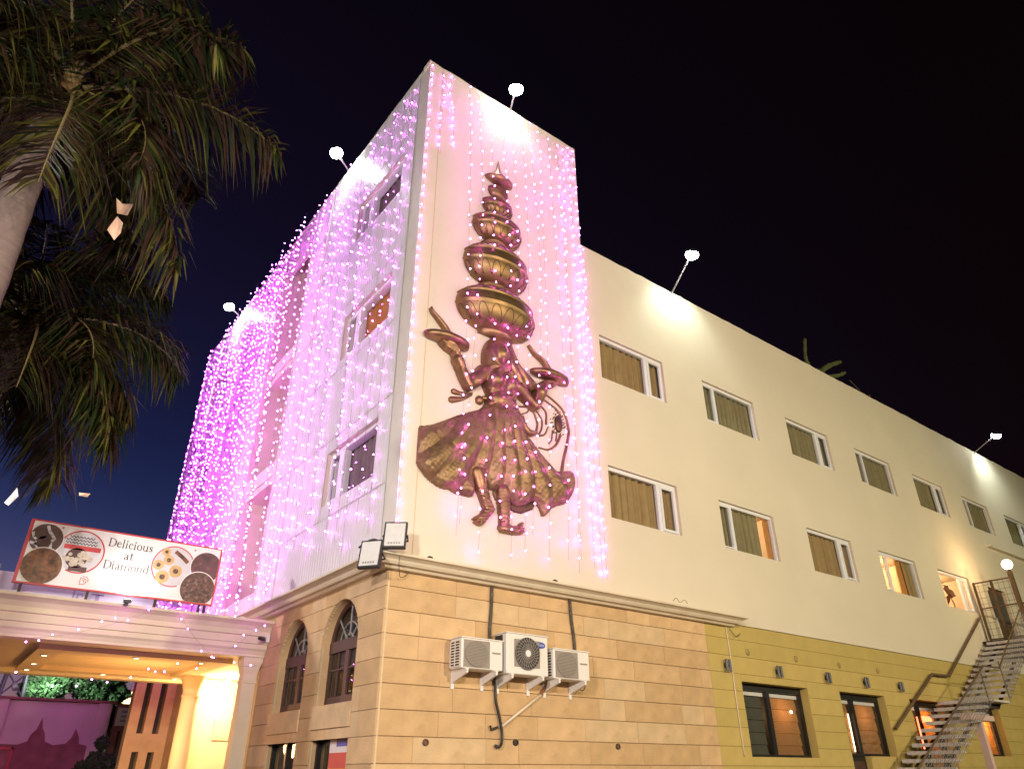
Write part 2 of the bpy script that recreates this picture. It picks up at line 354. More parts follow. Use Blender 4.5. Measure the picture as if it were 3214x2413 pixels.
for i, (x, z) in enumerate(lower):
    st = ['curtain_tan', 'curtain_olive', 'curtain_tan', 'curtain_orange', 'curtain_olive'][i]
    gp = [None, (x, x+1.72), None, (x+1.2, x+WW), (x+1.72, x+1.9)][i]
    w = window('Y', x, x+WW, z, z+WH, 'hi' if i % 2 == 0 else 'lo', style=st, seed=20+i, lit={1: 90, 3: 150, 4: 110}.get(i), gap=gp)
    if i == 1: curtain_mesh(x+1.90, x+WW, z, z+WH-.02, .19, .02, seed=55).build('curtain', 'curtain_orange', w, True)
    if i == 3: curtain_mesh(x+1.55, x+WW, z, z+WH-.02, .185, .03, seed=56).build('curtain', 'curtain_olive', w, True)
    if i == 4:   # wall fan seen inside
        fan = MB(); c = Vector((x+.98, .24, z+.45))
        for k in range(4):
            th = k*math.pi/2+.5; d = Vector((math.cos(th), 0, math.sin(th))); e = Vector((-math.sin(th), .25, math.cos(th)))
            fan.poly([c+d*.04-e*.05, c+d*.30-e*.13, c+d*.38+e*.02, c+d*.31+e*.14, c+d*.04+e*.06], (0, .012, 0), 'Y')
        fan.lathe([(0, -.06), (.06, -.05), (.07, .04), (0, .06)], c, 12, rot=Matrix.Rotation(R(90), 3, 'X'))
        fan.tube([c+Vector((0, .05, 0)), c+Vector((0, .3, -.05)), c+Vector((0, 1.1, -.05))], .025); fixn(fan.build('fan', 'fan_brown', w))
# upper door on to the stair landing
d = MB(); d.box(DOORU[0], .10, DOORU[2], DOORU[1], .15, DOORU[3]); dd = d.build('door', 'brown_steel', HOTEL)
d = MB(); d.box(DOORU[0]+.12, .085, 5.95, DOORU[1]-.12, .10, 7.0); d.build('door_panel', 'blind_grey', dd)
d = MB(); d.tube([(DOORU[0]+.15,.06,6.1),(DOORU[0]+.15,.06,6.35)], .015); d.build('handle', 'steel_grey', dd)
# sunshade ledge at the far end and its bracket end
m = MB(); m.box(23.6, -.16, 8.68, 31, 0, 8.75); m.build('sunshade', 'cream', HOTEL)

# ---- side wall: projecting bay, recess, far bay, all clad in ribbed sheets
L1, L2, LE = 6.15, 8.35, 16.4
lw = [(.93, 3.08, z, z+1.12) for z in (6.16, 9.46, 12.76)]
lw2 = [(12.9, 14.4, z, z+1.12) for z in (6.16, 9.46, 12.76)]
m = MB(); wall_holes(m, 'X', 0.0, 0.0, L1, BASE, TOP-.12, lw, .24, 0, 1)
wall_holes(m, 'X', 0.0, L2, LE, BASE-.1, TOP-.12, lw2, .24, 0, 1)
m.build('side_wall', ['trim_white', 'reveal'], HOTEL)
m = MB(); RX = 1.0
rh = [(6.5, 8.0, z, z+1.3) for z in (6.2, 9.5, 12.9)]
wall_holes(m, 'X', RX, L1, L2, 3.9, TOP-.12, rh, .2, 0, 1)
m.quad((0,L2,3.9),(RX,L2,3.9),(RX,L2,TOP-.12),(0,L2,TOP-.12)); m.quad((0,L1,3.9),(0,L1,TOP-.12),(RX,L1,TOP-.12),(RX,L1,3.9))
m.build('recess_wall', ['cream', 'reveal'], HOTEL)
m = MB(); m.box(0.005, L1+.002, TOP-1.05, .22, L2-.002, TOP-.12); m.build('parapet_beam', 'trim_white', HOTEL)
for z in (4.6, 7.75, 11.05):
    m = MB(); m.box(.06, L1+.005, z, RX, L2-.005, z+.16); m.box(.02, L1+.005, z+.16, .12, L2-.005, z+.52); m.build('balcony_slab', 'cream', HOTEL)
RIB = {}
def rib_panel(y0, y1, z0, z1, x=-.012):
    key = (round(y1-y0, 2), round(z1-z0, 2))
    if key not in RIB:
        w, h = y1-y0-.010, z1-z0-.022; n = max(1, int(round(w/.115))); p = w/n; pr = []
        for i in range(n):
            a = i*p; pr += [(a, .0), (a+p*.10, .0), (a+p*.16, -.005), (a+p*.95, -.005)]
        pr.append((w, 0))
        vs = [(q, a, zz) for zz in (0, h) for a, q in pr]; k = len(pr)
        fs = [(i+1, i, k+i, k+i+1) for i in range(k-1)]
        me = bpy.data.meshes.new('cladding_panel'); me.from_pydata(vs, [], fs); me.materials.append(MATS['cladding']); RIB[key] = me
    o = link('cladding_panel', RIB[key]); o.location = (x+random.uniform(-.004, .002), y0+.005, z0+.008); setp(o, HOTEL)
def clad(y0, y1, cols, hl):
    ys = [y0+(y1-y0)*i/cols for i in range(cols+1)]; zs = [BASE+.14, 5.87, 7.56, 9.25, 10.94, 12.63, 14.32, TOP-.14]
    for i in range(cols):
        for j in range(len(zs)-1):
            for (a, b, c, dd_) in rect_minus((ys[i], ys[i+1], zs[j], zs[j+1]), hl): rib_panel(a, b, c, dd_)
clad(.42, 5.0, 4, lw); clad(5.08, L1, 1, lw); clad(L2, LE, 7, lw2)
m = MB(); 
for q in ((-.055, 5.005, BASE+.14, 5.075), (-.05, L1-.05, BASE, L1), (-.05, L2, BASE-.1, L2+.06), (-.05, LE-.06, 3.9, LE)):
    m = MB(); m.box(q[0], q[1], q[2], -.002, q[3], TOP-.14); m.build('corner_trim', 'trim_white', HOTEL)
for i, (a, b, c, d_) in enumerate(lw): window('X', a, b, c, d_, 'hi', style=['curtain_mauve', 'curtain_orange', 'curtain_mauve'][i], lit=[None, 9, None][i], seed=40+i, depth=.24)
for i, (a, b, c, d_) in enumerate(lw2): window('X', a, b, c, d_, 'hi', style='curtain_mauve', lit=[None, 8, None][i], seed=50+i, depth=.24)
for i, (a, b, c, d_) in enumerate(rh): window('X', a, b, c, d_, 'lo', base=RX, style='curtain_mauve', seed=60+i, depth=.2)

# ---- cornice round the corner
prof = [(0,.0),(.10,.0),(.13,.035),(.20,.04),(.23,.07),(.25,.10),(.30,.125),(.36,.14),(.36,.175),(.30,.19),(0,.20)]
m = MB(); pts = []; XE, YE, z0 = 8.05, 5.5, 4.34
for o, h in prof:
    pts += [(XE+o*.8, -o, z0+h), (-.06-o, -o, z0+h), (-.06-o, YE+o*.3, z0+h)]
fs = []
for i in range(len(prof)-1):
    for k in range(2): fs.append((3*i+k, 3*i+k+1, 3*i+3+k+1, 3*i+3+k))
fs += [tuple(3*i for i in range(len(prof))), tuple(3*i+2 for i in range(len(prof)))[::-1]]
m.add(pts, fs); fixn(m.build('cornice', 'cornice', HOTEL))

# ---- stone ground floor: coursed blocks
CZ = [1.74-.337*k for k in range(5, 0, -1)] + [1.74+.337*k for k in range(8)] + [4.40]
gw = [(8.27, 10.62, 1.90, 3.28), (11.93, 13.95, 0.4, 3.29), (15.2, 17.0, .4, 3.29), (19.0, 20.5, 2.02, 3.29), (22.4, 24.2, 1.9, 3.29)]
gw_cut = gw + [(12.80, 13.95, .4, 1.96)]
m = MB(); wall_holes(m, 'Y', .035, -.03, 7.3, 0, BASE+.05, [], .2); m.build('base_wall', 'grout', HOTEL)
m = MB(); wall_holes(m, 'Y', .035, 7.3, WX, 0, BASE+.05, [(*h[:2], h[2], h[3]) for h in gw], .26, 0, 1); m.build('ground_floor_wall', ['yellow2', 'yellow0'], HOTEL)
BLK = {}
def block(axis, u0, u1, z0, z1, front, mt, name='stone_block'):
    j = (.0035 if 'stone' in name else .002); key = (axis, round(u1-u0, 2), round(z1-z0, 2), mt)
    if key not in BLK:
        w, h, c, t = u1-u0-.003, z1-z0-2*j, .005, .03
        vs = []
        for (d_, e) in ((t, 0), (c, 0), (0, c)):
            vs += [(e, d_, e), (w-e, d_, e), (w-e, d_, h-e), (e, d_, h-e)]
        fs = [(4*a+k, 4*a+(k+1) % 4, 4*a+4+(k+1) % 4, 4*a+4+k) for a in (0, 1) for k in range(4)] + [(8, 9, 10, 11)]
        if axis == 'X': vs = [(y, x, z) for x, y, z in vs]; fs = [f[::-1] for f in fs]
        me = bpy.data.meshes.new(name); me.from_pydata(vs, [], fs); me.materials.append(MATS[mt]); BLK[key] = me
    o = link(name, BLK[key]); f = front+random.uniform(-.002, .002)
    o.location = (u0+.0015, f, z0+j) if axis == 'Y' else (f, u0+.0015, z0+j); setp(o, HOTEL)
rr = random.Random(3)
for ci in range(len(CZ)-1):
    x = -.065
    while x < 7.25:
        w = round(rr.choice([.62, .84, 1.02, 1.26, 1.5]), 2); x1 = min(x+w, 7.3)
        if 7.3-x1 < .3: x1 = 7.3
        block('Y', x, x1, CZ[ci], CZ[ci+1], .008, 'stone%d' % rr.randrange(4)); x = x1
    if CZ[ci] < 1.3: continue
    x = 7.3
    while x < 27:
        x1 = min(x+round(rr.choice([30]), 2), 27)
        for (a, b, c, d_) in rect_minus((x, x1, CZ[ci], CZ[ci+1]), gw): block('Y', a, b, c, d_, .010, 'yellow%d' % rr.randrange(3), 'painted_block')
        x = x1
# ---- side stone wall with two arched windows
arches = [(.80, 2.15, 2.57, 3.47), (2.72, 4.05, 2.57, 3.43)]
XL = -.06
def arch_z(y):
    for a, b, zb, zs in arches:
        if a < y < b: c = (a+b)/2; r_ = (b-a)/2; return zb, zs+math.sqrt(max(0, r_*r_-(y-c)**2))
    return None
lowd = [(.80, 2.15, .2, 2.22), (2.72, 4.05, .2, 2.22)]
rr = random.Random(5); m_back = MB()
def strip(mb, x, y0, y1, z0, z1, t):
    mb.box(x, y0, z0, x+t, y1, z1)
YS = sorted({round(v, 3) for v in list(np.arange(0, 4.95, .045))+[.8, 2.15, 2.72, 4.05, 4.95]})
for i in range(len(YS)-1):
    yc = (YS[i]+YS[i+1])/2; a = arch_z(yc)
    segs = [(0, BASE+.05)] if not a else [(2.22, 2.57), (a[1], BASE+.05), (0, .2)]
    for s0, s1 in segs: m_back.box(XL+.022, YS[i], s0, XL+.05, YS[i+1], s1)
m_back.build('side_base_wall', 'grout_pale', HOTEL)
for ci in range(len(CZ)-1):
    y = -.03; cuts = [0.02]
    while cuts[-1] < 4.95:
        cuts.append(min(4.95, cuts[-1]+rr.choice([.55, .8, 1.0])))
        if 4.95-cuts[-1] < .25: cuts[-1] = 4.95
    for k in range(len(cuts)-1):
        za, zb = CZ[ci]+.004, CZ[ci+1]-.004; mt = 'stone%d' % rr.randrange(4); mb = MB(); n = max(1, int((cuts[k+1]-cuts[k])/.04)); ys = np.array(sorted(set(np.linspace(cuts[k]+.002, cuts[k+1]-.002, n+1)) | {e for q in arches for e in q[:2] if cuts[k]+.003 < e < cuts[k+1]-.003})); n = len(ys)-1
        for i in range(n):
            yc = (ys[i]+ys[i+1])/2; a = arch_z(yc); t0 = za
            if a:
                if zb <= 2.22 or za > 2.2 and zb < 2.60: continue
                t0 = max(za, a[1] if za > 2.3 else za)
                if za < 2.57 < zb: t0 = max(t0, a[1])
            if zb-t0 > .01: mb.box(XL-.006, ys[i], t0, XL+.024, ys[i+1], zb)
        if mb.v: mb.build('stone_block', mt, HOTEL)
for (a, b, zb, zs) in arches:
    c, r_ = (a+b)/2, (b-a)/2; n = 20; dx = .16
    ring = [(b, zb)] + [(c+r_*math.cos(math.pi*k/n), zs+r_*math.sin(math.pi*k/n)) for k in range(n+1)] + [(a, zb)]
    m = MB()
    for k in range(len(ring)-1):
        (y0, z0_), (y1, z1_) = ring[k], ring[k+1]; xs_ = XL+.049 if y0 == y1 else XL-.004; m.quad((xs_,y0,z0_), (XL+dx+.1,y0,z0_), (XL+dx+.1,y1,z1_), (xs_,y1,z1_))
    m.build('arch_reveal', 'stone1', HOTEL, False)
    m = MB(); m.box(XL-.03, a-.02, 2.23, XL+.28, b+.02, 2.565); m.build('sill_block', 'stone3', HOTEL)
    # timber window
    X0 = XL+dx; f = MB(); t = .07
    f.box(X0, a, zb, X0+.06, b, zb+.13); f.box(X0, a, zb+.13, X0+.06, a+t, zs-.08); f.box(X0, b-t, zb+.13, X0+.06, b, zs-.08); f.box(X0, c-.06, zb+.13, X0+.06, c+.06, zs-.08)
    f.box(X0-.01, a, zs-.10, X0+.06, b, zs+.08)
    outer = [(c+r_*math.cos(math.pi*k/n), zs+r_*math.sin(math.pi*k/n)) for k in range(n+1)]; inner = [(c+(r_-.08)*math.cos(math.pi*k/n), zs+(r_-.08)*math.sin(math.pi*k/n)) for k in range(n+1)]
    for k in range(n): f.poly([(X0,*outer[k]), (X0,*outer[k+1]), (X0,*inner[k+1]), (X0,*inner[k])], (.06,0,0), 'X')
    win = fixn(f.build('arched_window', 'brown_wood', HOTEL))
    sp = MB()
    for th in (45, 90, 135): sp.tube([(X0+.02, c+.12*math.cos(R(th)), zs+.12*math.sin(R(th))), (X0+.02, c+(r_-.06)*math.cos(R(th)), zs+(r_-.06)*math.sin(R(th)))], .016, 6)
    for rad in (.16, .34): sp.tube([(X0+.02, c+rad*math.cos(math.pi*k/14), zs+rad*math.sin(math.pi*k/14)) for k in range(15)], .014, 6)
    sp.build('fanlight_bars', 'steel_grey', win)
    sb = MB()
    for (p, q) in ((a+t, c-.06), (c+.06, b-t)):
        sb.box(X0+.01, (p+q)/2-.014, zb+.13, X0+.035, (p+q)/2+.014, zs-.1); sb.box(X0+.008, p, zb+.52, X0+.037, q, zb+.55)
    sb.build('glazing_bars', 'brown_wood', win)
    gl = MB(); gl.quad((X0+.03,a,zb),(X0+.03,b,zb),(X0+.03,b,zs),(X0+.03,a,zs)); gl.add([(X0+.03, *p) for p in outer], [tuple(range(n+1))]); gl.build('pane', 'pane_dark', win)
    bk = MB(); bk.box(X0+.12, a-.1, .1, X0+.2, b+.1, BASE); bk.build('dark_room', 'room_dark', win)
    # lower opening with dark frame
    f = MB(); f.box(X0-.05, a, .2, X0+.02, a+.06, 2.22); f.box(X0-.05, b-.06, .2, X0+.02, b, 2.22); f.box(X0-.05, a+.06, 2.15, X0+.02, b-.06, 2.22); f.box(X0-.05, c-.03, .2, X0+.02, c+.03, 2.15)
    lo = f.build('lower_window', 'black_frame', HOTEL)
    gl = MB(); gl.quad((X0,a+.06,.2),(X0,b-.06,.2),(X0,b-.06,2.15),(X0,a+.06,2.15)); gl.build('pane', 'pane_dark', lo)
    for yy in (a, b): f = MB(); f.quad((XL+.049,yy,.2),(X0+.1,yy,.2),(X0+.1,yy,2.22),(XL+.049,yy,2.22)); f.build('jamb', 'stone2', lo)
# poster behind the near lower pane
pz = [(2.08, 2.13, 'poster_red'), (1.98, 2.08, 'poster_blue'), (1.90, 1.98, 'poster_white'), (1.86, 1.90, 'poster_red'), (1.70, 1.86, 'poster_red'), (1.5, 1.70, 'poster_orange'), (1.3, 1.5, 'poster_white')]
PO = thing('poster', (.04, 1.25, 1.3), 'red, blue and orange paper poster in the window below the arch', 'poster')
mb = MB(); mb.box(.040, .95, 1.3, .048, 1.62, 2.13); mb.build('sheet', 'poster_white', PO)
for a, b, c in pz:
    mb = MB(); mb.box(.036, .96, a, .0395, 1.61 if c != 'poster_blue' else 1.38, b); mb.build('printed_band', c, PO)

# ---- ground floor windows with blinds
def shop_window(i, x0, x1, z0, z1, xm, left, right, glow):
    f = MB(); Y0, Y1 = .20, .27; t = .07
    f.box(x0, Y0, z1-.13, x1, Y1, z1); f.box(x0, Y0, z0, x1, Y1, z0+.05); f.box(x0, Y0, z0+.05, x0+.03, Y1, z1-.13); f.box(x1-t, Y0, z0+.05, x1, Y1, z1-.13); f.box(xm-.06, Y0, z0+.05, xm+.06, Y1, z1-.13)
    w = f.build('shop_window', 'black_frame', HOTEL)
    for (a, b, st) in ((x0+.03, xm-.06, left), (xm+.06, x1-t, right)):
        p = MB(); p.quad((a,.235,z0+.05),(b,.235,z0+.05),(b,.235,z1-.13),(a,.235,z1-.13)); p.build('pane', 'pane', w)
        h = MB(); h.box(a, .27, z1-.22, b-.02, .30, z1-.15); h.build('blind_rail', 'white_paint', w)
        nb = max(1, int((z1-z0-.2)/.235)); hh = (z1-.22-max(z0, 1.2))/nb
        for k in range(nb):
            zb = z1-.22-hh*(k+1); bl = MB(); yb = .31
            bl.add([(a, yb+.018, zb+hh), (b-.05, yb+.018, zb+hh), (b-.05, yb, zb+hh*.5), (a, yb, zb+hh*.5), (b-.05, yb-.012, zb+.006), (a, yb-.012, zb+.006), (b-.05, yb+.02, zb), (a, yb+.02, zb)], [(0,3,2,1), (3,5,4,2), (5,7,6,4)])
            bl.build('blind_fold', st, w)
    rm = MB(); rm.box(x0, .9, z0, x1, .95, z1); rm.box(x0, .28, z1, x1, .95, z1+.03); rm.box(x0, .28, z0-.03, x1, .95, z0); rm.box(x0-.03, .28, z0, x0, .95, z1); rm.box(x1, .28, z0, x1+.03, .95, z1); rm.build('room', 'room_dark', w)
    if glow and i == 0:
        b = MB(); b.lathe([(0,-.03),(.024,-.015),(.026,.015),(0,.035)], (xm+(x1-xm)*.72, .285, z1-.48), 10); b.build('bulb', 'downlight', w)
    if glow:
        lamp('window_lamp', 'POINT', ((xm+x1)/2, .62, (max(z0,1.9)+z1)/2+.2), glow, (1, .55, .25), w, .05)
    return w
def blind_mat(name, col, t):
    m_ = bpy.data.materials.new(name); m_.use_nodes = True; n = m_.node_tree; n.nodes.clear()
    d_ = n.nodes.new('ShaderNodeBsdfDiffuse'); d_.inputs[0].default_value = (*col, 1); tr = n.nodes.new('ShaderNodeBsdfTranslucent'); tr.inputs[0].default_value = (*col, 1)
    nz = n.nodes.new('ShaderNodeTexNoise'); nz.inputs['Scale'].default_value = 9; rp = n.nodes.new('ShaderNodeValToRGB'); rp.color_ramp.elements[0].color = (*[c*.75 for c in col], 1); rp.color_ramp.elements[1].color = (*[min(1, c*1.2) for c in col], 1)
    n.links.new(nz.outputs['Fac'], rp.inputs[0]); n.links.new(rp.outputs[0], d_.inputs[0]); n.links.new(rp.outputs[0], tr.inputs[0])
    x = n.nodes.new('ShaderNodeMixShader'); x.inputs[0].default_value = t; o = n.nodes.new('ShaderNodeOutputMaterial')
    n.links.new(d_.outputs[0], x.inputs[1]); n.links.new(tr.outputs[0], x.inputs[2]); n.links.new(x.outputs[0], o.inputs[0]); MATS[name] = m_
blind_mat('blind_lit', (.60, .33, .15), .5); blind_mat('blind_hot', (.75, .30, .08), .6)
shop_window(0, 8.27, 10.62, 1.90, 3.28, 9.36, 'blind_grey', 'blind_lit', 9)
w = shop_window(1, 11.93, 13.95, 1.96, 3.29, 12.72, 'blind_lit', 'blind_lit', 7)
b = MB(); b.box(12.52, .262, 2.05, 12.56, .268, 2.85); b.build('lit_gap', 'tube', w)
w = shop_window(2, 15.2, 17.0, 1.2, 3.29, 15.95, 'blind_hot', 'blind_hot', 20)
b = MB(); b.box(16.02, .17, 2.78, 16.5, .2, 2.93); b.build('red_tube', 'red_glow', w); b = MB(); b.box(15.72, .18, 2.15, 15.76, .2, 2.9); b.build('red_tube', 'red_glow', w)
shop_window(3, 19.0, 20.5, 2.02, 3.29, 19.2, 'blind_hot', 'blind_hot', 55)
# door under second window
d = MB(); d.box(11.93, .20, .0, 12.80, .27, 1.95); dr = d.build('door', 'black_frame', HOTEL); d = MB(); d.box(12.0, .19, .9, 12.70, .2, 1.85); d.build('door_panel', 'brown_wood', dr)
m = MB(); m.box(12.80, .06, .2, 13.95, .3, 1.955); m.build('infill_wall', 'yellow1', HOTEL)

# ------------------------------------------------------------------ bronze relief: dancer balancing pots
REL = thing('relief_sculpture', (2.0, -.02, 5.36), 'bronze relief of a dancing woman in a wide skirt balancing stacked pots', 'sculpture')
def in_poly(pts, X, Z):
    ins = np.zeros(X.shape, bool); n = len(pts); dist = np.full(X.shape, 1e9)
    for i in range(n):
        (x0, z0_), (x1, z1_) = pts[i], pts[(i+1) % n]
        c = ((z0_ > Z) != (z1_ > Z)); xi = (x1-x0)*(Z-z0_)/((z1_-z0_) if z1_ != z0_ else 1e-9)+x0
        ins ^= (c & (X < xi))
        dx, dz = x1-x0, z1_-z0_; t = np.clip(((X-x0)*dx+(Z-z0_)*dz)/(dx*dx+dz*dz+1e-12), 0, 1)
        dist = np.minimum(dist, np.hypot(X-x0-t*dx, Z-z0_-t*dz))
    return ins, dist
def smooth_poly(pts, k=2):
    for _ in range(k):
        q = []
        for i in range(len(pts)):
            a, b_ = np.array(pts[i]), np.array(pts[(i+1) % len(pts)]); q += [tuple(a*.75+b_*.25), tuple(a*.25+b_*.75)]
        pts = q
    return pts
def spline(pts, n=8):
    P = [np.array(p, float) for p in pts]; P = [2*P[0]-P[1]]+P+[2*P[-1]-P[-2]]; out = []
    for i in range(1, len(P)-2):
        for k in range(n):
            t = k/n; out.append(.5*((2*P[i])+(-P[i-1]+P[i+1])*t+(2*P[i-1]-5*P[i]+4*P[i+1]-P[i+2])*t*t+(-P[i-1]+3*P[i]-3*P[i+1]+P[i+2])*t**3))
    out.append(P[-2]); return [tuple(p) for p in out]
def field(prims, res, name, mt, parent, extra=None):
    bb = []
    for p in prims:
        if p[0] == 'cap': bb += [(x-r, z-r) for x, z, r in p[1]]+[(x+r, z+r) for x, z, r in p[1]]
        elif p[0] == 'poly': bb += list(p[1])
        else: bb += [(p[1]-p[3], p[2]-p[4]), (p[1]+p[3], p[2]+p[4])]
    x0, z0_ = np.min(bb, 0)-res*2; x1, z1_ = np.max(bb, 0)+res*2
    xs = np.arange(x0, x1, res); zs = np.arange(z0_, z1_, res); X, Z = np.meshgrid(xs, zs); H = np.full(X.shape, -1.0)
    for p in prims:
        if p[0] == 'cap':
            _, ch, off, dep = p
            for (ax, az, ar), (bx, bz, br) in zip(ch[:-1], ch[1:]):
                dx, dz = bx-ax, bz-az; t = np.clip(((X-ax)*dx+(Z-az)*dz)/(dx*dx+dz*dz+1e-12), 0, 1); d_ = np.hypot(X-ax-t*dx, Z-az-t*dz); r_ = ar+(br-ar)*t
                H = np.where(d_ < r_, np.maximum(H, off+dep*np.sqrt(np.maximum(r_**2-d_**2, 0))), H)
        elif p[0] == 'poly':
            _, pts, off, dome, edge, fn = p; ins, d_ = in_poly(pts, X, Z); q = np.clip(d_/edge, 0, 1)
            h = off+dome*np.sqrt(np.maximum(0, 1-(1-q)**2))
            if fn is not None: h = h+fn(X, Z, d_)
            H = np.where(ins, np.maximum(H, np.maximum(h, .02)), H)
        else:
            _, cx_, cz_, a, b_, off, dep = p; q = ((X-cx_)/a)**2+((Z-cz_)/b_)**2
            H = np.where(q < 1, np.maximum(H, off+dep*np.sqrt(np.maximum(0, 1-q))), H)
    if extra is not None: H = np.where(H > 0, H+extra(X, Z), H)
    ok = H > 0; idx = -np.ones(H.shape, int); idx[ok] = np.arange(ok.sum()); mb = MB()
    vs = list(zip(X[ok], -H[ok], Z[ok])); fs = []
    c = ok[:-1,:-1] & ok[1:,:-1] & ok[:-1,1:] & ok[1:,1:]; J, I = np.nonzero(c)
    edges = {}
    for j, i in zip(J, I):
        f = (int(idx[j,i]), int(idx[j,i+1]), int(idx[j+1,i+1]), int(idx[j+1,i])); fs.append(f)
        for k in range(4):
            e = (f[k], f[(k+1) % 4])
            if (e[1], e[0]) in edges: del edges[(e[1], e[0])]
            else: edges[e] = 1
    back = {}
    for (a, b_) in edges:
        for q in (a, b_):
            if q not in back: back[q] = len(vs); vs.append((vs[q][0], -.003, vs[q][2]))
    for (a, b_) in edges: fs.append((b_, a, back[a], back[b_]))
    mb.add(vs, fs); return mb.build(name, mt, parent, True)
RES = .02
skirt_pts = smooth_poly([(1.6, 7.6), (1.53, 7.51), (1.34, 7.4), (1.09, 7.28), (0.85, 7.11), (0.56, 6.94), (0.4, 6.87), (0.29, 6.85), (0.3, 6.65), (0.28, 6.42), (0.29, 6.12), (0.37, 6.04), (0.5, 5.92), (0.67, 5.84), (0.82, 5.8), (0.96, 5.83), (1.04, 5.77), (1.21, 5.78), (1.39, 5.77), (1.45, 5.83), (1.46, 5.94), (1.41, 6.21), (1.52, 6.24), (1.65, 6.14), (1.72, 6.03), (1.79, 6.0), (2.03, 5.99), (2.15, 5.9), (2.26, 5.8), (2.41, 5.8), (2.58, 5.89), (2.78, 6.01), (2.92, 5.88), (2.98, 5.71), (3.12, 5.85), (3.29, 6.0), (3.57, 6.11), (3.7, 6.24), (3.78, 6.56), (3.77, 6.86), (3.52, 6.74), (3.32, 6.75), (3.12, 6.87), (2.91, 7.03), (2.75, 7.2), (2.63, 7.27), (2.57, 7.43), (2.51, 7.65), (2.39, 7.77), (2.31, 7.82), (1.95, 7.8)], 1)
def pleat(X, Z, D):
    th = np.arctan2(X-1.98, 8.35-Z); r_ = np.hypot(X-1.98, 8.35-Z); a = np.clip((r_-.55)/1.2, .12, 1)
    s = th*19+.5*np.sin(r_*2.5)+.25*np.sin(th*7)
    fold = (1-np.abs(np.sin(s)))**.8
    hem = np.where((D > .035) & (D < .055), -.014, 0)+np.where((D > .12) & (D < .135), -.012, 0)
    bands = -.009*(np.sin(r_*9.5) > .92)
    weave = .006*np.sin(X*55+Z*20)*np.sin(Z*60-X*12)
    return -.075*a*fold+.03*a*np.sin(s*.5)+hem+bands+weave
field([('poly', skirt_pts, .05, .24, .55, pleat)], RES*.9, 'skirt', 'bronze_cloth', REL)
field([('poly', smooth_poly([(1.84, 6.1), (2.09, 6.05), (2.31, 5.9), (2.64, 5.95), (2.8, 6.03), (2.82, 5.87), (2.62, 5.76), (2.44, 5.68), (2.27, 5.73), (1.98, 5.83), (1.88, 5.85)], 1), .02, .03, .1, None)], RES, 'skirt_lining', 'bronze_dark', REL)
veil = smooth_poly([(1.76, 9.15), (1.64, 9.0), (1.56, 8.79), (1.55, 8.6), (1.57, 8.45), (1.56, 8.36), (1.45, 8.43), (1.40, 8.25), (1.56, 8.2), (1.6, 7.97), (1.67, 7.87), (1.69, 7.78), (1.59, 7.55), (1.95, 7.5), (2.42, 7.66), (2.31, 7.83), (2.34, 8.0), (2.38, 8.16), (2.62, 8.17), (2.78, 8.27), (2.86, 8.38), (2.71, 8.5), (2.56, 8.6), (2.41, 8.72), (2.31, 8.88), (2.22, 9.07), (2.15, 9.19), (2.03, 9.24), (1.89, 9.22)], 1)
def drape(X, Z, D):
    s = (X-1.5)*.9+(8.3-Z)*.75
    return .018*np.sin(s*30)*(Z < 8.42)*(X < 2.25)+.012*np.sin((X*.75+Z*.6)*42)*(X > 2.12)*(Z < 8.75)
rib = lambda X, Z: .008*np.sin(Z*95)*(Z < 6.0)
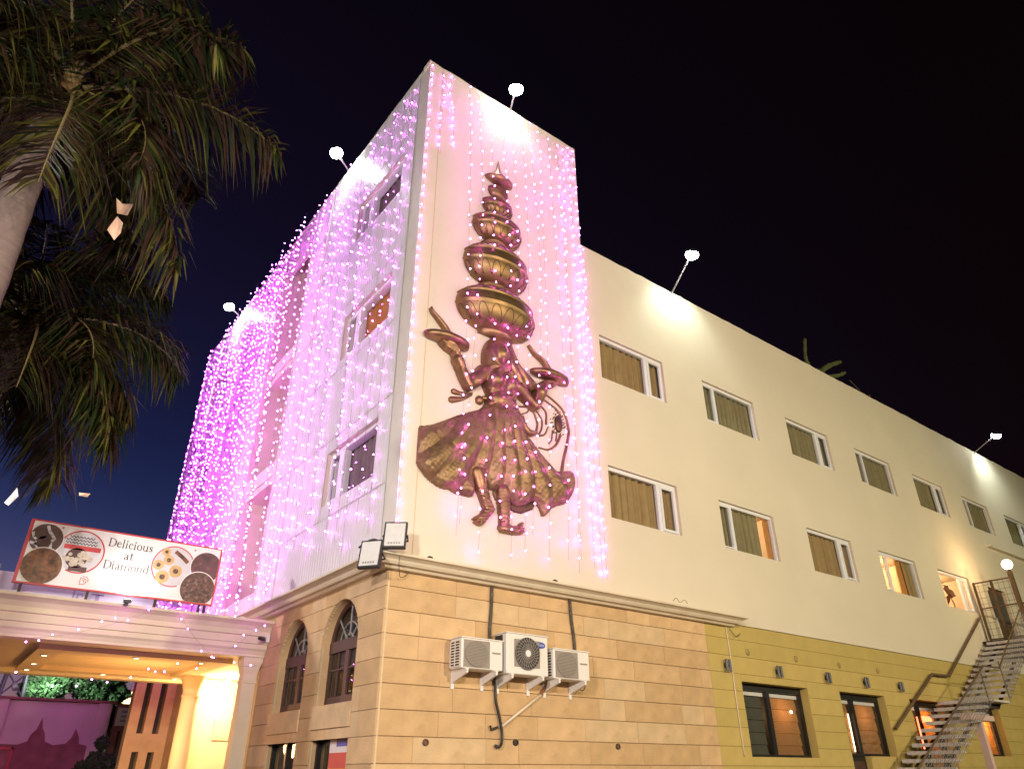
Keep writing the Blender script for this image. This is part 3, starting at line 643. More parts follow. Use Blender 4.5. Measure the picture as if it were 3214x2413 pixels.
body = [('poly', veil, .10, .16, .22, drape),
        ('ell', 1.86, 8.78, .22, .30, .17, .16), ('ell', 1.86, 8.72, .165, .225, .28, .12), ('cap', [(1.87, 8.80, .03), (1.88, 8.68, .042)], .38, 1.0), ('cap', [(1.80, 8.58, .022), (1.93, 8.585, .022)], .36, 1.0),
        ('cap', [(1.86, 8.55, .10), (1.86, 8.35, .13)], .15, .8),
        ('ell', 1.76, 8.12, .17, .19, .17, .2), ('ell', 2.12, 8.10, .16, .18, .17, .2), ('ell', 1.95, 7.75, .30, .22, .12, .2),
        ('cap', [(1.57, 8.28, .15), (1.36, 8.02, .14), (1.25, 7.9, .11)], .12, .9), ('cap', [(1.23, 7.87, .085), (1.1, 8.08, .085), (1.0, 8.27, .062), (.95, 8.38, .06), (.92, 8.47, .075)], .16, .9),
        ('cap', [(1.03, 8.21, .085), (.97, 8.33, .09)], .16, 1.0),
        ('cap', [(.93, 8.48, .05), (.78, 8.56, .045), (.6, 8.60, .03)], .17, .9), ('cap', [(.93, 8.50, .045), (.84, 8.6, .03), (.72, 8.62, .025)], .2, .9), ('cap', [(.90, 8.46, .04), (.72, 8.52, .035), (.62, 8.57, .025)], .15, .9),
        ('cap', [(2.36, 8.2, .13), (2.6, 8.04, .10), (2.80, 7.92, .085)], .14, .9), ('cap', [(2.80, 7.93, .09), (2.88, 8.16, .12), (2.95, 8.36, .095), (2.98, 8.45, .08)], .16, .9), ('cap', [(2.91, 8.24, .13), (2.93, 8.3, .13)], .16, 1.0),
        ('cap', [(2.98, 8.47, .06), (3.08, 8.55, .045), (3.22, 8.6, .035), (3.36, 8.6, .025)], .17, .9), ('cap', [(2.98, 8.46, .05), (3.1, 8.50, .035), (3.3, 8.53, .025)], .15, .9),
        ('cap', [(1.5, 6.25, .14), (1.6, 5.98, .125), (1.68, 5.78, .10), (1.74, 5.66, .11)], .06, .9), ('cap', [(1.76, 5.64, .10), (1.66, 5.5, .085), (1.57, 5.40, .095)], .07, .9),
        ('cap', [(1.62, 5.42, .035), (1.56, 5.33, .03)], .12, 1.0), ('cap', [(1.56, 5.42, .035), (1.49, 5.36, .028)], .12, 1.0), ('cap', [(1.5, 5.44, .03), (1.45, 5.41, .025)], .12, 1.0),
        ('cap', [(2.05, 6.02, .15), (2.08, 5.77, .13), (2.09, 5.56, .105), (2.09, 5.42, .10)], .06, .9), ('cap', [(2.07, 5.37, .10), (2.25, 5.35, .08), (2.40, 5.38, .075)], .07, .9),
        ('cap', [(2.41, 5.40, .045), (2.46, 5.5, .035)], .1, 1.0), ('cap', [(2.45, 5.37, .03), (2.49, 5.42, .025)], .1, 1.0), ('cap', [(2.45, 5.33, .025), (2.50, 5.36, .02)], .1, 1.0)]
field(body, RES*.8, 'figure', 'bronze', REL, rib)
# pots: lathes flattened against the wall
def pot(xc, zc, a, b, neck=.45, dep=.62, name='pot', arcs=True):
    zb, zt = -b, b; pr = [(a*neck, zb-.05*b), (a*neck*.92, zb+.02*b), (a*neck*1.02, zb+.08*b)]
    for k in range(1, 26):
        t = -math.pi/2+math.pi*k/26; rr_ = max(a*math.cos(t)**.72, a*neck); zz = b*math.sin(t)*.98
        if abs(zz) < b*.96: pr.append((rr_, zz))
        if k in (12, 16): pr += [(rr_+.022, zz+.012), (rr_+.022, zz+.03), (rr_, zz+.04)]
    pr += [(a*neck*1.02, zt-.06*b), (a*neck*.9, zt+.0), (a*neck*1.08, zt+.08*b), (a*neck*1.05, zt+.13*b), (0, zt+.14*b)]
    pr.sort(key=lambda q: q[1]); pr = [(0, pr[0][1])]+pr
    mb = MB(); mb.lathe(pr, (xc, -.02, zc), 40, sy=dep, a0=math.pi, a1=2*math.pi); o = mb.build(name, 'bronze_gold' if a > .5 else 'bronze', REL, True)
    if arcs:
        e = MB(); n = 9; surf = lambda th, zz: (xc+(rad(zz)+.004)*math.cos(th), -.02+(rad(zz)+.004)*math.sin(th)*dep, zc+zz)
        rad = lambda zz: max(a*max(0, 1-(zz/(b*.98))**2)**.36, a*neck)
        for k in range(n):
            t0, t1 = math.pi+math.pi*k/n, math.pi+math.pi*(k+1)/n
            e.tube([surf(t0+(t1-t0)*s, -b*.88+b*.66*math.sin(math.pi*s)**.7) for s in np.linspace(0.03, .97, 11)], .0075, 5)
            e.tube([surf(t0+(t1-t0)*s, b*.80-b*.34*(1-abs(2*s-1))) for s in (0.02, .25, .5, .75, .98)], .008, 5)
        tag(e.build('engraving', 'bronze_dark', o, True), kind='stuff')
    return o
pot(1.86, 9.72, .93, .53); pot(1.86, 10.86, .79, .53); pot(1.88, 11.90, .62, .38); pot(1.89, 12.56, .385, .25); pot(1.91, 13.03, .25, .18, .5, arcs=False)
mb = MB(); mb.lathe([(0,-.10),(.16,-.09),(.30,-.05),(.37,.0),(.37,.04),(.20,.07),(.17,.14),(.15,.24),(.10,.30),(.06,.40),(.035,.55),(.0,.72)], (1.93, -.02, 13.38), 36, sy=.62, a0=math.pi, a1=2*math.pi); mb.build('pot_lid', 'bronze', REL, True)
for (cx_, cz_, w_) in ((.745, 8.68, .49), (3.235, 8.73, .50)):
    mb = MB(); mb.lathe([(0,-.075),(w_*.72,-.07),(w_*.96,-.045),(w_,.0),(w_,.05),(w_*.93,.06),(w_*.9,.02),(0,.015)], (cx_, -.05, cz_), 36, sy=.55, a0=math.pi, a1=2*math.pi); tr = mb.build('tray', 'bronze', REL, True)
    mb = MB(); mb.lathe([(0,.01),(.13,.02),(.17,.06),(.16,.11),(.09,.12),(.10,.16),(.05,.18),(0,.18)], (cx_, -.12, cz_), 20, sy=.7, a0=math.pi, a1=2*math.pi); mb.build('oil_lamp', 'bronze_gold', tr, True)
for ch in ([(.76,8.85),(.68,8.97),(.52,9.11),(.4,9.21),(.36,9.31)], [(3.21,8.92),(3.08,9.07),(2.86,9.17),(2.7,9.33)]):
    s = spline(ch, 6); n = len(s); field([('cap', [(x, z, max(.010, .05*(1-i/n)**.8+.006)) for i, (x, z) in enumerate(s)], .10, .8)], .012, 'flame', 'bronze', REL)
def ribbon(ch, w0, w1, name='ribbon', off=.03, dep=.6, mt='bronze'):
    s = spline(ch, 7); n = len(s)-1
    field([('cap', [(x, z, w0+(w1-w0)*i/n) for i, (x, z) in enumerate(s)], off, dep)], .011, name, mt, REL)
ribbon([(.97,7.71),(1.13,7.72),(1.37,7.8)], .06, .018); ribbon([(.93,7.53),(1.15,7.62),(1.36,7.76)], .065, .018)
field([('ell', 1.53, 7.70, .085, .095, .03, .07)], .012, 'tassel', 'bronze', REL); field([('ell', 1.66, 7.77, .09, .06, .03, .07)], .012, 'tassel', 'bronze', REL)
field([('poly', smooth_poly([(2.50, 7.72), (2.6, 7.46), (2.71, 7.4), (2.85, 7.42), (2.88, 7.36), (2.74, 7.27), (2.6, 7.27), (2.45, 7.48)], 1), .08, .06, .07, None)], .015, 'veil_tail', 'bronze', REL)
for ch, a, b in (([(3.02,8.38),(3.32,8.29),(3.62,8.1),(3.74,7.75),(3.7,7.46),(3.57,7.03),(3.51,6.76)], .018, .034), ([(3.0,8.3),(3.14,8.2),(3.42,8.1),(3.57,7.95)], .016, .02), ([(2.9,8.15),(2.98,8.07),(3.15,7.94),(3.15,7.68)], .014, .022),
                 ([(2.85,8.0),(2.87,7.93),(3.03,7.76),(3.03,7.55),(2.94,7.38)], .014, .02), ([(3.2,7.64),(3.11,7.45),(2.98,7.38)], .012, .024), ([(3.31,7.59),(3.28,7.38),(3.21,7.28)], .012, .02), ([(3.42,7.55),(3.39,7.38)], .012, .016),
                 ([(3.51,7.52),(3.39,7.3),(3.19,7.14),(2.95,7.12)], .03, .018), ([(2.75,7.96),(2.78,7.94),(2.92,7.65),(2.88,7.42)], .014, .024), ([(2.43,7.85),(2.72,7.92),(2.67,7.8),(2.5,7.70)], .02, .014)):
    ribbon(ch, a, b, 'scarf_strand')
field([('ell', 3.47, 7.77, .10, .19, .03, .05)], .012, 'feather_eye', 'bronze_dark', REL)
dots = MB()
for k in range(46):
    th = rng.uniform(0, 6.28); q = rng.uniform(1.2, 2.0); x, z = 3.47+.10*q*math.cos(th), 7.77+.19*q*.85*math.sin(th)
    dots.lathe([(.013,0),(.011,.02),(0,.024)], (x, -.003, z), 6, rot=Matrix.Rotation(R(90), 3, 'X'))
tag(dots.build('feather_studs', 'bronze_dark', REL), kind='stuff')

# ------------------------------------------------------------------ stroke lettering
GL = {  # thick/thin strokes: (points, width)
 'D': (.62, [([(.10,0),(.10,.7)], .095), ([(.02,.015),(.28,.015)], .03), ([(.02,.685),(.28,.685)], .03), ([(.28,.685),(.42,.65),(.53,.52)], .04), ([(.53,.55),(.56,.35),(.53,.15)], .09), ([(.53,.18),(.42,.05),(.28,.015)], .04)]),
 'e': (.44, [([(.07,.26),(.37,.26)], .03), ([(.37,.26),(.34,.40),(.22,.46),(.12,.42)], .035), ([(.13,.42),(.08,.25),(.13,.08)], .085), ([(.12,.07),(.22,.02),(.38,.08)], .045)]),
 'l': (.26, [([(.12,0),(.12,.72)], .08), ([(.03,.012),(.21,.012)], .025), ([(.03,.70),(.12,.715)], .025)]),
 'i': (.26, [([(.12,0),(.12,.45)], .08), ([(.03,.012),(.21,.012)], .025), ([(.03,.44),(.12,.45)], .025), ([(.12,.58),(.12,.67)], .09)]),
 'c': (.42, [([(.35,.38),(.28,.45),(.2,.455),(.12,.40)], .04), ([(.12,.42),(.08,.23),(.13,.08)], .08), ([(.12,.07),(.22,.015),(.36,.08)], .04), ([(.33,.33),(.34,.40)], .07)]),
 'o': (.48, [([(.11,.40),(.07,.23),(.11,.06)], .08), ([(.37,.40),(.41,.23),(.37,.06)], .08), ([(.11,.40),(.24,.455),(.37,.40)], .035), ([(.11,.06),(.24,.01),(.37,.06)], .035)]),
 'u': (.52, [([(.11,.45),(.11,.12)], .08), ([(.11,.12),(.18,.02),(.30,.04),(.38,.10)], .045), ([(.40,.45),(.40,0)], .08), ([(.02,.44),(.11,.44)], .025), ([(.31,.44),(.40,.44)], .025), ([(.40,.012),(.50,.012)], .025)]),
 's': (.38, [([(.31,.37),(.22,.45),(.12,.42)], .035), ([(.10,.40),(.12,.29),(.26,.20),(.31,.11)], .085), ([(.30,.08),(.2,.01),(.07,.07)], .035), ([(.31,.33),(.31,.44)], .025), ([(.06,.02),(.06,.14)], .025)]),
 'a': (.44, [([(.07,.36),(.15,.45),(.27,.44)], .04), ([(.30,.42),(.31,.05)], .08), ([(.31,.27),(.16,.23),(.09,.14)], .035), ([(.10,.18),(.10,.06)], .075), ([(.10,.04),(.18,.01),(.30,.09)], .035), ([(.31,.03),(.42,.03)], .03)]),
 't': (.32, [([(.14,.60),(.14,.08)], .08), ([(.03,.44),(.28,.44)], .03), ([(.14,.07),(.20,.01),(.30,.06)], .035)]),
 'm': (.80, [([(.11,0),(.11,.45)], .08), ([(.40,0),(.40,.36)], .08), ([(.69,0),(.69,.36)], .08), ([(.12,.34),(.24,.45),(.38,.38)], .035), ([(.41,.34),(.53,.45),(.68,.38)], .035), ([(.02,.012),(.20,.012)], .025), ([(.32,.012),(.48,.012)], .025), ([(.60,.012),(.78,.012)], .025)]),
 'n': (.52, [([(.11,0),(.11,.45)], .08), ([(.40,0),(.40,.36)], .08), ([(.12,.34),(.25,.45),(.39,.38)], .035), ([(.02,.012),(.20,.012)], .025), ([(.31,.012),(.50,.012)], .025)]),
 'd': (.50, [([(.39,0),(.39,.72)], .08), ([(.12,.38),(.08,.22),(.13,.08)], .08), ([(.12,.39),(.22,.455),(.38,.38)], .035), ([(.12,.07),(.22,.01),(.38,.09)], .035), ([(.30,.70),(.39,.71)], .025), ([(.39,.012),(.48,.012)], .025)]),
 'r': (.36, [([(.11,0),(.11,.45)], .08), ([(.12,.32),(.22,.45),(.32,.42)], .05), ([(.02,.012),(.20,.012)], .025)]),
 'C': (.60, [([(.52,.55),(.42,.68),(.30,.70),(.16,.6)], .05), ([(.16,.62),(.08,.35),(.16,.1)], .09), ([(.16,.1),(.30,.01),(.52,.13)], .05)]),
 'J': (.40, [([(.27,.7),(.27,.14)], .09), ([(.27,.14),(.2,.01),(.06,.05)], .06)]), ' ': (.3, [])}
def stroke_poly(mb, pts, w, org, sx, sz, y, t, mi=0):
    P = [np.array(p, float) for p in pts]
    for a, b_ in zip(P[:-1], P[1:]):
        d_ = b_-a; L = np.hypot(*d_); n_ = np.array([-d_[1], d_[0]])/max(L, 1e-6)*w/2; e = d_/max(L, 1e-6)*w*.18
        q = [a-e+n_, a-e-n_, b_+e-n_, b_+e+n_]
        mb.poly([(org[0]+p[0]*sx, y, org[1]+p[1]*sz) for p in q], (0, t, 0), 'Y', mi)
def text(parent, s, x, z, h, y, mt, t=.006, wscale=1.0, name='letter', one=False):
    sc = h/.7; joined = MB()
    for ch in s:
        adv, st = GL[ch]
        mb = joined if one else MB()
        for pts, w_ in st: stroke_poly(mb, pts, w_, (x, z), sc*wscale, sc, y, t)
        if not one and mb.v: fixn(mb.build(name, mt, parent))
        x += adv*sc*wscale
    if one: return fixn(joined.build(name, mt, parent))
def text_w(s, h, ws): return sum(GL[c][0] for c in s)*h/.7*ws

# ------------------------------------------------------------------ air conditioner outdoor units
def ac(x0, x1, z0, z1, kind, label):
    T = thing('air_conditioner', ((x0+x1)/2, 0, z0), label, 'air conditioner', 'outdoor units on the stone wall')
    y0, y1 = -.36, -.05; b = MB(); t = .012
    c = MB(); c.box(x0, y0, z0, x1, y1, z1); o = c.build('casing', 'ac_white' if kind != 'dark' else ['ac_white'], T)
    bv = o.modifiers.new('bevel', 'BEVEL'); bv.width = .018; bv.segments = 3
    lid = MB(); lid.box(x0-.008, y0-.008, z1+.001, x1+.008, y1, z1+.016); lid.build('top_cover', 'ac_white', T)
    if kind == 'logo':
        fx0, fx1 = x0+.15, x0+.66; fz0, fz1 = z0+.11, z1-.08; cx_, cz_ = (fx0+fx1)/2, (fz0+fz1)/2; r_ = (fx1-fx0)/2-.015
        p = MB(); p.box(fx0, y0-.010, fz0, fx1, y0-.003, fz1); p.build('fan_panel', 'ac_grey', T)
        f = MB(); f.lathe([(r_, 0), (r_, .012), (0, .012)], (cx_, y0-.011, cz_), 32, rot=Matrix.Rotation(R(90), 3, 'X')); f.build('fan_opening', 'ac_dark', T)
        gr = MB()
        for k in range(26):
            th = 2*math.pi*k/26; gr.tube([(cx_+math.cos(th+.5*s)*r_*s, y0-.03, cz_+math.sin(th+.5*s)*r_*s*1.0) for s in (.2, .45, .7, 1.0)], .006, 4)
        for q in (.55, .8, 1.0): gr.tube([(cx_+r_*q*math.cos(a), y0-.03, cz_+r_*q*math.sin(a)) for a in np.linspace(0, 6.283, 33)], .004, 4)
        gr.build('fan_grille', 'ac_grey', T); h = MB(); h.lathe([(.058,0),(.05,.02),(0,.026)], (cx_, y0-.02, cz_), 18, rot=Matrix.Rotation(R(90), 3, 'X')); h.build('fan_hub', 'white_paint', T)
        lg = MB(); lg.lathe([(1,0),(1,.006),(0,.006)], (0,0,0), 28, rot=Matrix.Rotation(R(90), 3, 'X')); 
        lg.v = [(x1-.155+v[0]*.095, y0-.004+v[1], z1-.135+v[2]*.05) for v in lg.v]; L_ = lg.build('badge', 'logo_blue', T)
        text(L_, 'Carrier', x1-.222, z1-.152, .042, y0-.014, 'white_paint', .003, .82, 'badge_lettering', one=True)
        s = MB(); s.box(x0-.004, y0+.10, z0+.03, x0-.001, y1-.01, z1-.02); s.build('side_coil', 'ac_dark', T)
    else:
        fx0, fx1 = x0+.05, x0+.62*(x1-x0)+.03; fz0, fz1 = z0+.02, z1-.025; cx_, cz_ = (fx0+fx1)/2, (fz0+fz1)/2; rx, rz = (fx1-fx0)/2-.02, (fz1-fz0)/2-.015
        p = MB(); p.box(fx0-.01, y0-.006, fz0, fx1+.01, y0-.002, fz1); p.build('fan_panel', 'ac_grey', T)
        f = MB(); f.lathe([(1, 0), (1, .006), (0, .006)], (0,0,0), 32, rot=Matrix.Rotation(R(90), 3, 'X')); f.v = [(cx_+v[0]*rx, y0-.0075+v[1], cz_+v[2]*rz) for v in f.v]; f.build('fan_opening', 'ac_dark', T)
        gr = MB(); n = 17
        for k in range(n):
            q = -1+2*(k+.5)/n; w_ = rx*math.sqrt(1-q*q); gr.box(cx_-w_, y0-.022, cz_+q*rz-.0085, cx_+w_, y0-.016, cz_+q*rz+.0085)
        gr.tube([(cx_+rx*math.cos(a), y0-.018, cz_+rz*math.sin(a)) for a in np.linspace(0, 6.283, 33)], .008, 5); gr.build('fan_grille', 'ac_grey', T)
        s = MB(); s.box(x0-.004, y0+.03, z0+.03, x0-.0015, y1-.02, z1-.04); s.build('side_coil', 'ac_dark', T)
        v = MB(); nz = 9
        for k in range(nz+1): zz = z0+.03+(z1-z0-.07)*k/nz; v.box(x0-.014, y0+.02, zz-.008, x0-.003, y1-.01, zz+.008)
        for yy in (y0+.02, (y0+y1)/2, y1-.03): v.box(x0-.013, yy, z0+.03, x0-.003, yy+.02, z1-.04)
        v.build('side_grille', 'ac_white', T)
        nm = MB(); nm.box(x0+.73*(x1-x0), y0-.004, (z0+z1)/2+.02, x1-.05, y0-.0015, (z0+z1)/2+.045); nm.build('name_strip', 'ac_grey', T)
    for xx in (x0+.07, x1-.16):
        br = MB(); br.poly([(xx, .01, z0-.02), (xx, -.40, z0-.02), (xx, -.40, z0-.065), (xx, .01, z0-.19)], (.035, 0, 0), 'X'); br.box(xx-.01, -.40, z0-.02, xx+.045, -.0, z0-.001); br.box(xx-.008, -.012, z0-.26, xx+.043, .012, z0-.02)
        fixn(br.build('bracket', 'ac_white', T))
ac(1.08, 1.85, 2.99, 3.42, 'small', 'small white outdoor unit under the dark pipe nearest the building corner')
ac(1.92, 2.76, 2.97, 3.57, 'logo', 'large white outdoor unit with round fan grille and blue oval badge')
ac(2.87, 3.66, 2.96, 3.41, 'small', 'small white outdoor unit hung to the right of the large badged one')
def pipe(name, pts, r, mt, label, cat, seg=8, group=None, sm=True):
    mb = MB(); mb.tube(spline(pts, 6) if len(pts) > 2 else pts, r, seg); return tag(mb.build(name, mt, None, sm), label, cat, group)
pipe('refrigerant_pipe', [(1.87,-.02,4.36),(1.86,-.022,4.0),(1.84,-.02,3.7),(1.83,-.03,3.38)], .028, 'pipe_dark', 'lagged dark pipe running from cornice down to the small corner unit', 'pipe')
pipe('refrigerant_pipe', [(3.58,-.02,4.36),(3.60,-.02,4.0),(3.64,-.02,3.7),(3.64,-.04,3.36)], .028, 'pipe_dark', 'lagged dark pipe dropping from cornice to the right hand small unit', 'pipe')
pipe('drain_hose', [(1.93,-.04,2.95),(1.95,-.03,2.75),(1.96,-.03,2.60),(2.02,-.035,2.40),(2.07,-.04,2.18),(2.06,-.05,2.03),(2.0,-.06,1.97),(1.955,-.02,1.99)], .021, 'hose_black', 'black hose hanging below the badged unit into the wall', 'hose')
pipe('drain_pipe', [(2.06,-.03,2.24),(2.9,-.03,2.76)], .022, 'pipe_cream', 'cream plastic drain pipe slanting up to the units', 'pipe')
mb = MB(); mb.tube([(1.86,-.03,2.26),(1.875,-.03,2.20),(2.0,-.03,2.24)], .018, 6); tag(mb.build('pipe_clamp', 'hose_black'), 'small black clamp stub at the foot of the cream drain pipe', 'clamp')
pipe('copper_lines', [(2.86,-.03,2.74),(2.93,-.05,2.84),(2.95,-.1,2.95)], .026, 'rust', 'rust brown pipe joint under the units', 'pipe')
pipe('loose_cable', [(3.55,-.2,2.93),(3.58,-.2,2.84),(3.65,-.2,2.84),(3.70,-.2,2.93)], .006, 'hose_black', 'thin black cable loop under the right hand small unit', 'cable', 5)
for (x, z, hole, lb) in ((.75, 2.01, 0, 'small ring shaped pipe outlet in stone near the building corner'), (2.36, 2.04, 1, 'round black hole in the stone beside the hanging hose'), (4.56, 2.02, 0, 'small ring shaped pipe outlet in stone right of the units')):
    T = thing('wall_outlet', (x, 0, z), lb, 'outlet'); mb = MB()
    rt90 = Matrix.Rotation(R(90), 3, 'X')
    mb.lathe([(.045,-.01),(.045,.02),(.032,.022),(.03,.0)], (x, .0, z), 16, rot=rt90); mb.build('ring', 'hose_black' if hole else 'pipe_dark', T)
    mb = MB(); mb.lathe([(.03,.006),(0,.006)], (x, .0, z), 14, rot=rt90); mb.build('bore', 'room_dark' if hole else 'rust', T)
# conduit down the yellow wall
pipe('cable_conduit', [(7.98,-.005,4.36),(7.99,-.008,3.6),(7.98,-.008,2.8),(7.99,-.008,1.9)], .012, 'pipe_cream', 'thin cream conduit running down the yellow painted wall', 'conduit', 6)
pipe('hanging_wire', [(8.05,-.03,4.30),(8.25,-.03,4.16),(8.42,-.02,4.24)], .007, 'pipe_dark', 'short wire loop hanging below the end of the cornice', 'wire', 5)
pipe('hanging_wire', [(5.95,-.37,4.55),(6.05,-.375,4.62),(6.15,-.37,4.55),(6.3,-.375,4.61),(6.38,-.37,4.55)], .005, 'pipe_dark', 'curled loose wire lying on top of the cornice', 'wire', 5)
# up-down wall lights (unlit) and old fixing plates
def sconce():
    T = thing('wall_light', (0, 0, 0), 'unlit grey twin cylinder wall light on the yellow wall', 'wall light', 'unlit wall lights in a row')
    mb = MB(); mb.box(-.03, .0, -.05, .03, .02, .05); mb.build('back_plate', 'dark_steel', T)
    mb = MB(); mb.box(-.05, -.07, -.014, .04, .0, .014); mb.build('arm', 'dark_steel', T)
    for sx in (-.06, .05):
        mb = MB(); mb.lathe([(0,-.115),(.026,-.115),(.029,-.11),(.029,.11),(.026,.115),(0,.115)], (sx, -.075, 0), 14); mb.build('lamp_cylinder', 'sconce_grey', T)
    return T
def dup(root, loc, label=None):
    r_ = root.copy(); COL.objects.link(r_); r_.location = loc
    if label: r_['label'] = label
    for ch in root.children:
        c = ch.copy(); COL.objects.link(c); c.parent = r_; c.matrix_parent_inverse = ch.matrix_parent_inverse.copy()
        for gch in ch.children:
            d_ = gch.copy(); COL.objects.link(d_); d_.parent = c; d_.matrix_parent_inverse = gch.matrix_parent_inverse.copy()
    return r_
s0_ = sconce()
for i, x in enumerate((7.80, 9.56, 11.46, 13.13, 14.80)):
    if i == 0: s0_.location = (x, 0, 3.55)
    else: dup(s0_, (x, 0, 3.55))
for x in (8.62, 10.38, 12.15, 13.91):
    mb = MB(); mb.lathe([(.0,.02),(.05,.018),(.07,.01),(.072,-.01)], (x, .004, 3.88), 16, rot=Matrix.Rotation(R(90), 3, 'X')); tag(mb.build('fixing_plate', 'plate_ochre'), 'small round fixing plate high on the yellow wall above the lights', 'plate', 'fixing plates on the yellow wall')
# small flood lamps sitting on the cornice edge
for x, lb in ((.55, 'tiny black cable grip on cornice near the corner flood lamps'), (3.1, 'tiny black cable grip on cornice above the units')):
    mb = MB(); mb.lathe([(.0,.06),(.05,.04),(.06,0),(0,0)], (x, -.2, 4.538), 10, sy=.6); tag(mb.build('cable_grip', 'hose_black'), lb, 'clip')
def corner_flood(loc, yaw, tilt, label):
    T = thing('flood_lamp', loc, label, 'flood lamp', 'unlit flood lamps on the cornice corner')
    Mx = Matrix.Translation(loc) @ Matrix.Rotation(R(yaw), 4, 'Z') @ Matrix.Rotation(R(tilt), 4, 'X')
    def put(mb, name, mt): mb.v = [tuple(Mx @ Vector(v)) for v in mb.v]; return mb.build(name, mt, T)
    mb = MB(); mb.box(-.17, -.03, -.21, .17, .04, .21); mb.box(-.13, .04, -.16, .13, .075, .16); put(mb, 'housing', 'flood_body')
    mb = MB(); mb.box(-.145, -.036, -.185, .145, -.029, .185); gl_ = put(mb, 'lens', 'flood_glass')
    mb = MB()
    for k in range(5):
        mb.box(-.09+k*.04, -.039, -.155 if tilt < 60 else .12, -.07+k*.04, -.0365, -.125 if tilt < 60 else .15)
    put(mb, 'led_rows', 'steel_grey')
    mb = MB(); mb.tube([(-.18, 0, 0), (-.18, .12, -.03), (0, .14, -.04), (.18, .12, -.03), (.18, 0, 0)], .014, 6); put(mb, 'bracket', 'dark_steel')
    return T
corner_flood((-.22, -.46, 4.72), -37, -12, 'unlit square flood lamp with pale lens standing up on the cornice corner')
corner_flood((-.52, -.32, 4.42), -52, -10, 'unlit square flood lamp with pale lens hung below the cornice corner')
pipe('lamp_cable', [(-.62,-.1,4.55),(-.50,-.16,4.66),(-.40,-.22,4.68),(-.3,-.2,4.60),(-.24,-.3,4.56)], .014, 'hose_black', 'tangled dark cable joining the two corner flood lamps', 'cable', 6)
pipe('lamp_cable', [(-.05,-.32,4.5),(-.03,-.3,4.3),(.1,-.12,4.22),(.25,-.05,4.3),(.3,-.1,4.5)], .005, 'hose_black', 'thin wire drooping under the cornice by the corner flood lamps', 'cable', 5)

# ------------------------------------------------------------------ lit flood lamps on roof arms
def roof_flood(base, head, target, label, power, ang=115):
    T = thing('roof_floodlight', base, label, 'floodlight', 'lit floodlights on the roof edge')
    b, h = Vector(base), Vector(head); mb = MB(); mb.tube([b+Vector((0,0,-.35)), b, h], .022, 7); mb.build('arm', 'steel_grey', T)
    d_ = (Vector(target)-h).normalized(); q = d_.to_track_quat('-Z', 'Y').to_matrix()
    mb = MB(); mb.lathe([(0,.10),(.05,.09),(.11,.05),(.15,.0),(.145,-.02)], h, 18, rot=q); mb.build('housing', 'flood_body', T)
    mb = MB(); mb.lathe([(.16,.0),(.17,-.05),(.15,-.12),(.08,-.17),(0,-.185)], h, 18, rot=q); mb.build('lens', 'flood_lens', T, True)
    lamp('floodlight_beam', 'SPOT', h+d_*.24, power, (.88, 1.0, .95), T, .08, target, ang, .8)
roof_flood((7.66, .0, 12.8), (7.55, -.93, 13.54), (7.9, .1, 11.2), 'lit white floodlight on arm above the first wing windows', 190)
roof_flood((25.5, .0, 12.8), (25.6, -.95, 13.32), (26.4, .1, 11.0), 'lit white floodlight on arm at the far end of the wing roof', 190)
roof_flood((2.3, .0, 16.05), (2.1, -.5, 16.24), (2.5, .1, 14.3), 'lit white floodlight above the relief on the tower front', 60)
roof_flood((0.0, 4.3, 16.1), (-.5, 4.05, 16.28), (.1, 4.0, 14.2), 'lit white floodlight over the ribbed side wall near the tower front', 80)
roof_flood((0.0, 13.0, 16.0), (-.5, 12.73, 16.13), (.1, 12.7, 14.0), 'lit white floodlight over the far end of the ribbed side wall', 70)

# ------------------------------------------------------------------ fairy light strings
ICO = None
def ico():
    t = (1+5**.5)/2; v = [(-1,t,0),(1,t,0),(-1,-t,0),(1,-t,0),(0,-1,t),(0,1,t),(0,-1,-t),(0,1,-t),(t,0,-1),(t,0,1),(-t,0,-1),(-t,0,1)]
    f = [(0,11,5),(0,5,1),(0,1,7),(0,7,10),(0,10,11),(1,5,9),(5,11,4),(11,10,2),(10,7,6),(7,1,8),(3,9,4),(3,4,2),(3,2,6),(3,6,8),(3,8,9),(4,9,5),(2,4,11),(6,2,10),(8,6,7),(9,8,1)]
    return np.array(v)/np.linalg.norm(v[0]), np.array(f)
IV, IF = ico()
def light_string(pts, label, group, step=.26, rad=.0145, jit=.03):
    P = [Vector(p) for p in pts]
    T = thing('fairy_light_string', P[0], label, 'fairy lights', group)
    mb = MB(); mb.tube(P, .002, 3, cap=False); mb.build('wire', 'wire', T)
    vs = []; fs = []; acc = random.uniform(0, step); nb = 0
    for a, b in zip(P[:-1], P[1:]):
        L = (b-a).length; 
        while acc < L:
            c = a+(b-a)*(acc/L)+Vector((random.uniform(-jit, jit), random.uniform(-jit, jit), random.uniform(-jit, jit)))
            r_ = rad*random.uniform(.75, 1.2); o = nb*12; nb += 1
            vs += [tuple(Vector(v)*r_+c) for v in IV]; fs += [tuple(int(i)+o for i in f) for f in IF]
            acc += step*random.uniform(.75, 1.3)
        acc -= L
    b_ = MB(); b_.add(vs, fs); o = tag(b_.build('bulbs', 'led', T), kind='stuff')
    return T
LBL_S = 'string of violet fairy lights hanging down the ribbed side wall'; GRP_S = 'fairy light strings on the side wall'
LBL_F = 'string of pink fairy lights hanging down the tower front over the relief wall'; GRP_F = 'fairy light strings on the tower front'
